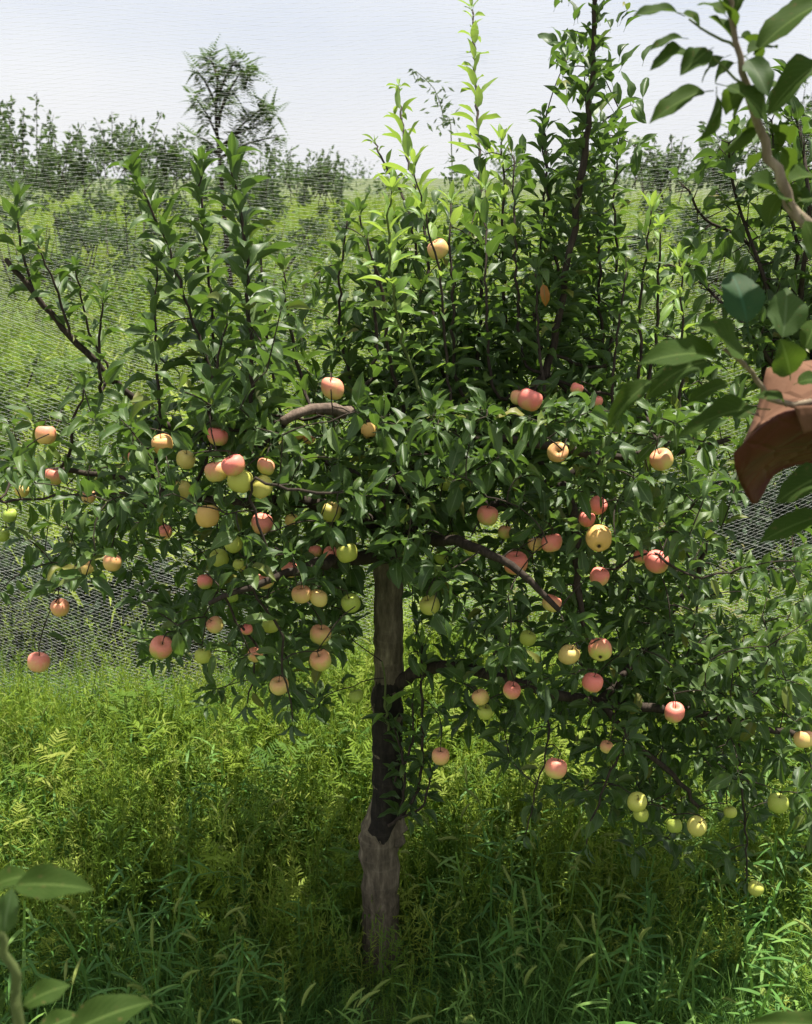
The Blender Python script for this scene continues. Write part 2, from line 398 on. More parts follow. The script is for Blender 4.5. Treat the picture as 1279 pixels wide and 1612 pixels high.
def proto_foxtail(rg):
    """foxtail grass: arching stems with bristly drooping heads over a few blades; returns blades and heads as one mesh, two materials"""
    mb, hd = MB(), MB()
    for _ in range(10): strip(mb, np.r_[rg.normal(0, .03, 2), 0], rdir(.7, 1.4, rg), .42 * rg.uniform(.6, 1.1), .0055, rg.uniform(.5, 1.5), 4, rg=rg)
    for _ in range(3):
        d = rdir(1.15, 1.5, rg); p = np.r_[rg.normal(0, .02, 2), 0]; pts = [p]
        for i in range(6): d = unit(d + np.array([d[0], d[1], -.12]) * .12); pts.append(pts[-1] + d * .075)
        mb.ribbon(pts, unit(np.cross(d, [0, 0, 1])), np.full(7, .0018))
        q = [pts[-1]]
        for i in range(5): d = unit(d + np.array([d[0], d[1], -.5]) * .22); q.append(q[-1] + d * .016)
        hd.tube(q, [.002, .0045, .0055, .005, .004, .0015], 6)
        for j in range(60):
            s = rg.random() * 4.6; i = int(s); c0 = q[i] + (q[i + 1] - q[i]) * (s - i)
            e = unit(rg.normal(0, 1, 3)); e = unit(e + unit(q[i + 1] - q[i]) * .8)
            hd.ribbon([c0, c0 + e * .013], unit(np.cross(e, [0.3, .2, 1])), [.0009, .0002])
    return mb, hd
PC = {}
def collection(name, meshes):
    c = bpy.data.collections.new(name)
    for i, me in enumerate(meshes): c.objects.link(bpy.data.objects.new('%s_%02d' % (name, i), me))
    return c
rg = np.random.default_rng(3)
tufts = [proto_tuft(30, .32, .0024, rg).mesh('grass_tuft', M_GRASS) for _ in range(5)]
weeds = [proto_weed(46, .007, .15, rg).mesh('weed', M_WEED) for _ in range(4)] + [proto_weed(46, .011, .15, rg, 6).mesh('weed', M_WEED) for _ in range(3)]
wispy = [proto_wispy(rg).mesh('wispy_weed', M_WEED) for _ in range(6)]
feathers = [proto_feather(rg).mesh('feathery_weed', M_WEED) for _ in range(1)]
broads = [proto_broad(rg).mesh('broad_weed', M_GRASS) for _ in range(3)]
foxes = []
for _ in range(4):
    a, h = proto_foxtail(rg)
    V = np.concatenate(a.V + h.V); Fa = np.concatenate(a.F); Fh = np.concatenate(h.F) + a.n
    foxes.append(new_mesh('foxtail', V, np.concatenate([Fa, Fh]), [M_GRASS, M_SEED], None, True, np.r_[np.zeros(len(Fa)), np.ones(len(Fh))]))
drys = [proto_weed(14, .008, .14, rg, 6).mesh('dry_weed', M_DRY) for _ in range(2)]

def scatter(name, coll_meshes, pts, scl, tilt=.12):
    n = len(pts)
    me = bpy.data.meshes.new(name); me.vertices.add(n); me.vertices.foreach_set('co', np.asarray(pts, np.float32).ravel())
    a = me.attributes.new('rot', 'FLOAT_VECTOR', 'POINT'); a.data.foreach_set('vector', np.c_[RNG.normal(0, tilt, n), RNG.normal(0, tilt, n), RNG.random(n) * 6.283].astype(np.float32).ravel())
    a = me.attributes.new('scl', 'FLOAT', 'POINT'); a.data.foreach_set('value', np.asarray(scl, np.float32))
    a = me.attributes.new('pick', 'INT', 'POINT'); a.data.foreach_set('value', RNG.integers(0, len(coll_meshes), n).astype(np.int32))
    o = link(name, me); tag(o, kind='stuff')
    g = bpy.data.node_groups.new(name, 'GeometryNodeTree')
    g.interface.new_socket('Geometry', in_out='INPUT', socket_type='NodeSocketGeometry')
    g.interface.new_socket('Geometry', in_out='OUTPUT', socket_type='NodeSocketGeometry')
    gi = g.nodes.new('NodeGroupInput'); go = g.nodes.new('NodeGroupOutput')
    ci = g.nodes.new('GeometryNodeCollectionInfo'); ci.inputs['Collection'].default_value = collection(name, coll_meshes)
    ci.inputs['Separate Children'].default_value = True; ci.inputs['Reset Children'].default_value = True
    ip = g.nodes.new('GeometryNodeInstanceOnPoints'); ip.inputs['Pick Instance'].default_value = True
    def attr(nm, ty):
        q = g.nodes.new('GeometryNodeInputNamedAttribute'); q.data_type = ty; q.inputs['Name'].default_value = nm
        return [s for s in q.outputs if s.enabled and s.name == 'Attribute'][0]
    e = g.nodes.new('FunctionNodeEulerToRotation')
    g.links.new(attr('rot', 'FLOAT_VECTOR'), e.inputs[0]); g.links.new(e.outputs[0], ip.inputs['Rotation'])
    g.links.new(attr('scl', 'FLOAT'), ip.inputs['Scale']); g.links.new(attr('pick', 'INT'), ip.inputs['Instance Index'])
    g.links.new(gi.outputs[0], ip.inputs['Points']); g.links.new(ci.outputs[0], ip.inputs['Instance'])
    g.links.new(ip.outputs[0], go.inputs[0])
    md = o.modifiers.new('scatter', 'NODES'); md.node_group = g
    return o
def wedge(n, y0, y1, margin=.6, power=1.0):
    """points on the ground inside a view-shaped wedge that is wider than the picture"""
    Y = (y0 ** power + RNG.random(n) * (y1 ** power - y0 ** power)) ** (1 / power)
    half = Y * .5 + margin
    return np.c_[(RNG.random(n) * 2 - 1) * half, Y, np.zeros(n)]
def patch(p, f=1.0, ph=0.0):
    return .5 + .25 * np.sin(p[:, 0] * 2.3 * f + ph + 1.7 * np.sin(p[:, 1] * 1.1 * f)) + .25 * np.cos(p[:, 1] * 2.9 * f + p[:, 0] * .8 * f + ph)
TRUNK = at(600, 1510, 2.57)
def low(p): return 1 - .62 * np.exp(-((p[:, 0] - TRUNK[0]) / .22) ** 2 - ((p[:, 1] - 2.38) / .3) ** 2)
def clear_trunk(p, r=.07): return p[np.hypot(p[:, 0] - TRUNK[0], p[:, 1] - TRUNK[1]) > r]

p = clear_trunk(wedge(9000, 1.0, 4.2)); bare = np.exp(-((p[:, 0] + .12) / .22) ** 2 - ((p[:, 1] - 2.1) / .12) ** 2)
p = p[RNG.random(len(p)) > bare * .95]
scatter('grass', tufts, p, RNG.uniform(.4, .9, len(p)) * (.55 + .45 * patch(p)) * low(p))
p = clear_trunk(wedge(1300, 1.2, 3.6)); scatter('low_weeds', broads, p, RNG.uniform(.35, .75, len(p)) * low(p))
p = clear_trunk(wedge(420, 1.6, 3.6)); p = p[RNG.random(len(p)) < patch(p, 1.3, 2)]
scatter('foxtail_grass', foxes, p, RNG.uniform(.5, .85, len(p)) * low(p), .2)
p = clear_trunk(wedge(7000, 2.25, 4.4)); p = p[~((p[:, 0] < -.62) & (p[:, 1] > 3.75) & (RNG.random(len(p)) < .85))]; keep = RNG.random(len(p)) < .25 + .75 * np.clip((p[:, 1] - 2.5) / .5, 0, 1); p = p[keep]
scatter('tall_weeds', weeds[:4] + feathers + wispy + wispy, p, RNG.uniform(.22, .56, len(p)) * np.clip(.45 + .5 * (p[:, 1] - 2.3), .45, 1.05) * (.75 + .4 * patch(p, .8, 1)))
p = wedge(5000, 4.4, 12, 1, 1.5)
dark = (p[:, 0] < -.75) & (p[:, 1] < 5.3) & (RNG.random(len(p)) < .9)
p = p[~dark]
scatter('meadow_weeds', weeds + feathers + wispy, p, RNG.uniform(.4, 1.05, len(p)) * (.4 + .95 * patch(p, .7, 4)) * np.where((p[:, 0] > 1.35) & (p[:, 1] < 5.1), .45, 1))
p = wedge(9000, 12, 70, 2, 1.35)
scatter('far_meadow', weeds + feathers, p, RNG.uniform(.8, 1.5, len(p)) * (.6 + .5 * patch(p, .25, 1)))
p = wedge(60, 2.9, 12, .5, 1.3); scatter('dry_weeds', drys, p, RNG.uniform(.35, .8, len(p)))

# ---------------------------------------------------------------- shrubs and trees beyond the net
def leaf_cloud(mb, c, r, n, size, rg, flat=.7, aspect=.45):
    c = np.asarray(c, float)
    for _ in range(n):
        v = rg.normal(0, 1, 3); v = v / np.linalg.norm(v) * rg.random() ** .45; q = c + v * np.asarray(r)
        d = unit(rg.normal(0, 1, 3) + np.array([0, 0, -.2])); s = unit(np.cross(d, rg.normal(0, 1, 3))); l = size * rg.uniform(.6, 1.3)
        V = [q, q + d * l * .5 + s * l * aspect * .5, q + d * l, q + d * l * .5 - s * l * aspect * .5]
        mb.add(V, [(0, 1, 2, 3)], None, rg.random())
def shrub(px, ptop, Y, width, label, seed, dens=1.0, mat=None, leaf=.09, group='shrubs growing along the far side of the meadow', name='shrub', cat='shrub', ragged=1.0):
    rg = np.random.default_rng(seed); top = at(px, ptop, Y); h = top[2]; base = np.array([top[0], Y, 0])
    root = empty(name, base); tag(root, label, cat, group)
    st, cr_ = MB(), MB()
    for k in range(7):
        a = rg.random() * 6.28; e = np.array([math.cos(a) * width * .38, math.sin(a) * width * .3, h * rg.uniform(.4, .6)])
        st.tube(catmull([(0, 0, 0), e * .5 + rg.normal(0, .05, 3), e], .3), np.linspace(.018, .005, len(catmull([(0, 0, 0), e * .5, e], .3))), 5)
    for k in range(int(30 * dens)):
        z = h * (.04 + .86 * rg.random()); sh = math.sqrt(max(.45 if z < h * .5 else .05, 1 - ((z / h - .4) / .62) ** 2))
        a = rg.random() * 6.28; rr = rg.random() ** .5 * width * .5 * sh
        leaf_cloud(cr_, (math.cos(a) * rr, math.sin(a) * rr * .8, z), np.array([.22, .22, .2]) * width * .55, int(110 * dens), leaf, rg)
    for k in range(int(16 * ragged)):   # loose sprays that break the outline
        a = rg.random() * 6.28; rr = rg.random() * width * .45; q = np.array([math.cos(a) * rr, math.sin(a) * rr, h * rg.uniform(.72, .86)])
        d = unit(np.array([rg.normal(0, .35), rg.normal(0, .3), 1.0])); ln = h * rg.uniform(.1, .22)
        st.tube([q - d * .2, q + d * ln * .5, q + d * ln], [.008, .006, .003], 4)
        for j in range(26): leaf_cloud(cr_, q + d * ln * (j / 26), (.05, .05, .03), 1, leaf * 1.1, rg)
    st.build('stems', M_TWIG, root)['kind'] = 'stuff'; cr_.build('crown', mat or M_SHRUB, root, smooth=False)
    return root
SHR = [(10, 158, 15, 1.3, 'thin tall shrub with bare upright shoots against the sky, leftmost beyond the net', .55),
       (95, 196, 16, 1.4, 'grey-green shrub between the thin leftmost shrub and the twiggy one, beyond the net', .9),
       (185, 182, 17, 1.5, 'twiggy shrub with ragged top showing pale sky gaps, beyond the net', .8),
       (262, 212, 18, 1.3, 'low dark shrub at the left foot of the feathery far tree', 1.0),
       (405, 232, 17, 2.0, 'wide dark green shrub under the feathery far tree', 1.1),
       (505, 238, 19, 1.0, 'small shrub with one curved tip standing alone right of the far tree', .7),
       (1040, 222, 15, .95, 'thin airy bush against the sky between the tall leader and the pale branch', .6),
       (1150, 190, 14, 1.2, 'grey-green bush behind the hanging leaf of the pale branch', .7),
       (1262, 150, 16, .9, 'thin bush at the right edge of the sky behind the pale branch', .5)]
for i, (px, pt, Y, wd, lab, dn) in enumerate(SHR): shrub(px, pt, Y, wd, lab, 40 + i, dn, ragged=1.3)
# dark shrubs just beyond the net and in the meadow
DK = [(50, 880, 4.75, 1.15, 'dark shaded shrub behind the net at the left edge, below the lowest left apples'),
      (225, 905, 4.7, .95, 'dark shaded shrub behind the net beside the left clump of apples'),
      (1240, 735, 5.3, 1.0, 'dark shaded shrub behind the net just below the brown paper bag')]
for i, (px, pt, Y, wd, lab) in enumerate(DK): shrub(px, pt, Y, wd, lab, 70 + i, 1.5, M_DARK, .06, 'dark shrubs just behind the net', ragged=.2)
BUSH = [(40, 560, 7.2, 1.3, 'light green bush behind the net at the left edge under the slanting branch'), (330, 520, 8.5, 1.6, 'light green bush behind the net between the two left shoot groups'),
        (480, 420, 10.5, 1.5, 'rounded green bush behind the net left of the young yellow shoots'), (1120, 560, 8.0, 1.4, 'light green bush behind the net left of the paper bag'),
        (1240, 480, 9.5, 1.5, 'light green bush behind the net above the paper bag'), (800, 700, 6.2, 1.0, 'bright green bush seen through the gap right of the trunk fork'),
        (1190, 880, 5.2, .9, 'low green bush behind the net at the right under the pale leaf pair'), (230, 430, 11.0, 1.6, 'broad green bush in the meadow left of the left shoots')]
for i, (px, pt, Y, wd, lab) in enumerate(BUSH): shrub(px, pt, Y, wd, lab, 120 + i, 1.0, M_BUSH, .075, 'light green bushes in the meadow', 'bush', 'bush', .7)
shrub(135, 292, 12, .9, 'dark bush in the meadow behind the left shoots, below the skyline shrubs', 81, .9, M_SHRUB, .07, 'dark bushes out in the meadow', 'bush', 'bush', .2)

rg = np.random.default_rng(77); fw = MB()
for k in range(90):
    Yw = rg.uniform(110, 190); xw = rg.uniform(-.55, .55) * Yw; hw = rg.uniform(2.0, 6.0)
    leaf_cloud(fw, (xw, Yw, hw * .5), (rg.uniform(1.5, 4), 2, hw * .55), 130, .7, rg)
tag(fw.build('far_wood', M_SHRUB, smooth=False), kind='stuff')

# the feathery tree against the sky: compound leaves on open limbs
def feathery_tree():
    rg = np.random.default_rng(5); Y = 13.0; base = at(365, 400, Y); base[2] = 0
    root = empty('feathery_tree', base); tag(root, 'young feathery tree with open airy crown against the sky beyond the net', 'tree')
    tr, cr_ = MB(), MB()
    def P(px, py, dy=0): return at(px, py, Y + dy) - base
    tr.tube(catmull([(0, 0, 0), P(347, 260), P(340, 180), P(345, 110)], .2), np.linspace(.05, .012, len(catmull([(0, 0, 0), P(347, 260), P(340, 180), P(345, 110)], .2))), 6)
    tips = []
    for (px, py), (qx, qy) in (((347, 240), (420, 165)), ((345, 220), (305, 150)), ((342, 190), (385, 105)), ((345, 250), (440, 215)), ((346, 245), (310, 215)), ((342, 170), (310, 110)), ((341, 160), (372, 95)), ((344, 235), (405, 200)), ((344, 130), (330, 92)), ((345, 200), (355, 150)), ((400, 190), (435, 180)), ((385, 140), (398, 112))):
        a = P(px, py); e = P(qx, qy, rg.normal(0, .35)); pts = catmull([a, (a + e) / 2 + np.array([0, 0, .05]), e], .12)
        tr.tube(pts, np.linspace(.02, .006, len(pts)), 4); tips += [q for q in pts[len(pts) // 3:]]
    for q in tips:
        for k in range(6):
            d = unit(rg.normal(0, 1, 3) + np.array([0, 0, .1])); side = unit(np.cross(d, [0, 0, 1])); ln = rg.uniform(.18, .34)
            for j in range(8):
                b0 = q + d * ln * (j + 1) / 8 + np.array([0, 0, -.06 * (j / 8) ** 2])
                for sg in (-1, 1):
                    dd = unit(d * .6 + side * sg); l = .085 * (1.15 - j / 9); s = unit(np.cross(dd, [0, .2, 1]))
                    cr_.add([b0, b0 + dd * l * .5 + s * l * .2, b0 + dd * l, b0 + dd * l * .5 - s * l * .2], [(0, 1, 2, 3)], None, rg.random())
    tr.build('trunk', M_TWIG, root); cr_.build('crown', M_SHRUB, root, smooth=False)
feathery_tree()
# the arching plume weed left of the tall pale shoot
def plume():
    rg = np.random.default_rng(9); Y = 6.0; base = at(715, 600, Y); base[2] = 0
    root = empty('plume_weed', base); tag(root, 'tall arching weed with a feathery plume tip beside the tall central shoot', 'weed')
    st, lf = MB(), MB()
    pts = catmull([(0, 0, 0), at(712, 260, Y) - base, at(700, 190, Y) - base, at(684, 140, Y) - base, at(655, 112, Y) - base], .05)
    st.tube(pts, np.linspace(.008, .002, len(pts)), 5)
    n0 = int(len(pts) * .62)
    for i in range(n0, len(pts)):
        f = (i - n0) / (len(pts) - n0); wdt = .12 * math.sin(math.pi * min(1, f * .95 + .05)) + .015
        for k in range(9):
            d = unit(rg.normal(0, 1, 3)); leaf_cloud(lf, pts[i] + d * wdt * rg.random(), (.01, .01, .01), 1, .05, rg, aspect=.35)
    for k in range(40):
        i = rg.integers(10, n0); strip(lf, pts[i], rdir(.1, .9, rg), .16, .012, .6, 3, rg.random(), rg)
    st.build('stem', M_STALK, root); lf.build('plume', M_SHRUB, root, smooth=False)['kind'] = 'stuff'
plume()

# ---------------------------------------------------------------- the net
def bird_net():
    m, t, b, out = nodes('white net thread')
    b.inputs['Base Color'].default_value = (.74, .75, .72, 1); b.inputs['Roughness'].default_value = .6
    tr = N(t, 'ShaderNodeBsdfTranslucent'); tr.inputs['Color'].default_value = (.9, .91, .88, 1); ms = N(t, 'ShaderNodeMixShader', Fac=.5)
    L(t, b.outputs[0], ms.inputs[1]); L(t, tr.outputs[0], ms.inputs[2]); L(t, ms.outputs[0], out.inputs['Surface'])
    mb = MB(); X0, X1 = -2.6, 2.6; us = np.linspace(X0, X1, 46)
    def surf(u, wv):
        h = np.clip(wv, 0, 4); y = 4.0 - .26 * h + .05 * np.sin(u * 2.3 + h) + .025 * np.sin(u * 6.1 - 2 * h) + .03 * np.cos(h * 3.1 + u)
        return np.stack([u + .02 * np.sin(h * 4), y, wv + .012 * np.sin(u * 7 + 3 * h) + .03 * np.sin(u * 1.4)], -1)
    Vs, Fs, n = [], [], 0; r = .00027
    for sg in (-1, 1):
        for w0 in np.concatenate([np.arange(-1.2, 1.25, .0155), np.arange(1.25, 4.2, .0118)]):
            r = np.interp(w0, [1.0, 1.9], [.00036, .00024])
            sl = np.interp(w0, [0.2, 1.2, 2.0, 3.0], [.46, .36, .12, .05])
            wv = w0 + sg * sl * us + RNG.normal(0, .0012); ok = (wv > 0.0) & (wv < 3.1)
            if ok.sum() < 3: continue
            P = surf(us[ok], wv[ok]); k = len(P)
            ring = [P + np.array([0, r * math.cos(a), r * math.sin(a)]) for a in (0.5, 2.6, 4.7)]
            Vs.append(np.stack(ring, 1).reshape(-1, 3)); i = np.arange(k - 1)[:, None] * 3; q = np.arange(3)[None]
            f = np.stack([i + q, i + (q + 1) % 3, i + 3 + (q + 1) % 3, i + 3 + q], -1).reshape(-1, 4); Fs.append(f + n); n += 3 * k
    root = empty('bird_net', (0, 4.0, 0)); tag(root, 'fine white bird net hung as a curtain behind the apple tree', 'net')
    V = np.concatenate(Vs) - np.array([0, 4.0, 0])
    o = link('netting', new_mesh('netting', V, np.concatenate(Fs), m), root); o['kind'] = 'stuff'
bird_net()

# ================================================================== THE APPLE TREE
T0 = np.array([TRUNK[0], TRUNK[1], 0.0])
tree = empty('apple_tree', T0)
tag(tree, 'low spreading apple tree full of ripening fruit in the middle of the meadow', 'tree')
def limb(pts, name, mat, step=.03, sides=9, bump=.12, parent=tree, off=T0, mult=1.0, root=None):
    """pts: (px, py, Y, half width in photo pixels)"""
    P = []
    for px, py, Y, r in pts:
        q = at(px, py, Y); P.append(np.r_[q, r * mult * depth_of(q) / FPX])
    if root is not None:
        h = (root + P[0][:3]) / 2 + np.array([0, 0, -.15 * np.linalg.norm(root - P[0][:3])]); P = [np.r_[root, P[0][3]], np.r_[h, P[0][3]]] + P
    S = catmull(P, step); pos = S[:, :3].copy()
    if name == 'shoot': pos += (np.linspace(0, 1, len(pos)) ** 1.5)[:, None] * np.array([RNG.normal(0, .02), RNG.normal(0, .03), 0])
    pos[1:-1] += RNG.normal(0, .0025, (len(S) - 2, 3))
    mb = MB(); mb.tube(pos, np.maximum(S[:, 3], .0012), sides, bump=bump)
    o = mb.build(name, mat, parent, off)
    return o, pos, S[:, 3]

YT = 2.57
SKEL = []      # sampled points that twigs may grow from
def skel(pos, rad, a=0.0):
    for i in range(int(len(pos) * a), len(pos), 2): SKEL.append((pos[i], rad[i]))
tro, tp, trr = limb([(604, 1560, YT, 38), (602, 1510, YT, 33), (601, 1480, YT, 30), (600, 1440, YT, 29), (600, 1370, YT, 29), (598, 1322, YT, 31), (605, 1280, YT, 26), (610, 1240, YT, 23.5), (611, 1180, YT, 23), (611, 1100, YT, 23.5), (612, 1020, YT, 23), (612, 940, YT, 23), (614, 860, YT, 22), (620, 800, YT, 20)], 'trunk', M_BARK, .02, 22, .07)
# burr where the trunk was grafted
mb = MB(); c0 = at(628, 1300, YT - .01)
for k in range(3):
    q = c0 + RNG.normal(0, .012, 3); mb.tube(catmull([q + np.array([-.01, 0, .03]), q, q + np.array([.012, -.008, -.035])], .01), .019 + .004 * RNG.random(), 8, bump=.4)
mb.build('burr', M_BARK, tree, T0)
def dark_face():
    # near-black patch over the near face of the trunk, from the low limb down to the graft
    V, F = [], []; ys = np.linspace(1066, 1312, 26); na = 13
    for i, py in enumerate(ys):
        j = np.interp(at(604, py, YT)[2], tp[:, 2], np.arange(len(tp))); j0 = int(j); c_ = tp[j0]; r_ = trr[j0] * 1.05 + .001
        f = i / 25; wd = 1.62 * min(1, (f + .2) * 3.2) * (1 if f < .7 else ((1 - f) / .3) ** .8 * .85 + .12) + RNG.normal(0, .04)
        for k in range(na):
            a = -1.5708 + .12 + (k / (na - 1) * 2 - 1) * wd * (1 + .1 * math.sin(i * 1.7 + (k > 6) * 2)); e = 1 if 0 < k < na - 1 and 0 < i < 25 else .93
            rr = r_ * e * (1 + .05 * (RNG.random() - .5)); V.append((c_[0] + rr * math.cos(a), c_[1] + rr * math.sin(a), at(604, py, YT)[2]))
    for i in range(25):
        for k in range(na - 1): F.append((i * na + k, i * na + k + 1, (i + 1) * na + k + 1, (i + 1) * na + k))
    o = link('near_black_face', new_mesh('near_black_face', np.array(V) - T0, F, M_DKBARK), tree); o['label'] = 'near-black patch on the face of the trunk'
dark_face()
LIMBS = [
  [(618, 815, YT, 18), (606, 730, YT + .02, 15), (575, 662, YT - .04, 12), (512, 643, YT - .12, 9.5), (480, 648, YT - .16, 8), (445, 664, YT - .2, 7.5)],
  [(620, 810, YT, 16), (690, 740, YT, 13), (790, 668, YT - .04, 11), (850, 602, YT - .08, 7), (880, 500, YT - .1, 5.6), (900, 380, YT - .11, 5.2), (916, 270, YT - .12, 6.2), (924, 215, YT - .13, 5), (932, 110, YT - .15, 4.3), (941, -15, YT - .18, 3.4)],
  [(780, 676, YT + .05, 10), (850, 735, YT - .08, 9), (895, 775, YT - .18, 9), (905, 830, YT - .24, 8), (908, 900, YT - .3, 6), (918, 985, YT - .34, 4)],
  [(616, 850, YT, 15), (560, 810, YT - .1, 13), (470, 790, YT - .18, 11), (380, 790, YT - .2, 8), (280, 780, YT - .15, 6), (150, 745, YT - .1, 4.5), (0, 738, YT - .1, 4)],
  [(616, 870, YT, 14), (560, 880, YT - .22, 11), (490, 890, YT - .38, 8), (420, 915, YT - .46, 6), (330, 950, YT - .48, 3.5)],
  [(617, 830, YT, 14), (570, 760, YT + .15, 12), (480, 720, YT + .3, 9), (380, 710, YT + .35, 7), (255, 665, YT + .3, 6), (180, 598, YT + .25, 5.5), (110, 528, YT + .2, 5), (10, 408, YT + .15, 4)],
  [(620, 1082, YT, 13), (650, 1060, YT - .05, 11), (690, 1050, YT - .1, 11), (735, 1052, YT - .14, 9), (830, 1080, YT - .2, 8), (950, 1108, YT - .2, 8), (1060, 1116, YT - .16, 7), (1180, 1140, YT - .1, 6), (1300, 1165, YT - .1, 4)],
  [(622, 840, YT, 15), (700, 800, YT + .2, 12), (800, 790, YT + .35, 10), (920, 740, YT + .35, 8), (1040, 720, YT + .3, 6), (1150, 690, YT + .25, 4)],
  [(618, 860, YT, 13), (670, 850, YT - .2, 10), (740, 860, YT - .35, 8), (820, 900, YT - .42, 6), (880, 960, YT - .45, 4)],
  [(622, 800, YT, 13), (650, 730, YT - .12, 10), (700, 700, YT - .2, 8), (760, 690, YT - .26, 6), (880, 705, YT - .3, 6.5), (985, 720, YT - .3, 5), (1042, 700, YT - .28, 3)],
  [(940, 1108, YT - .2, 7), (1000, 1040, YT - .1, 6), (1060, 960, YT, 5), (1100, 900, YT, 4), (1120, 820, YT, 3)],
  [(950, 1110, YT - .2, 6), (1000, 1170, YT - .22, 5), (1060, 1220, YT - .2, 4), (1100, 1270, YT - .2, 3)],
]
for lp in LIMBS:
    thick = lp[0][3] > 10
    o, pos, rad = limb(lp, 'branch', M_LIMB if lp is LIMBS[0] else M_TWIG, .025, 9, .1)  # shade put into the dark bark of every limb but the curved one
    skel(pos, rad, .12)
LEADER = [(850, 602, 2.5, 3), (880, 500, 2.48, 3), (900, 380, 2.47, 3), (916, 270, 2.46, 3), (924, 215, 2.45, 3), (932, 110, 2.43, 3), (941, -15, 2.4, 2)]
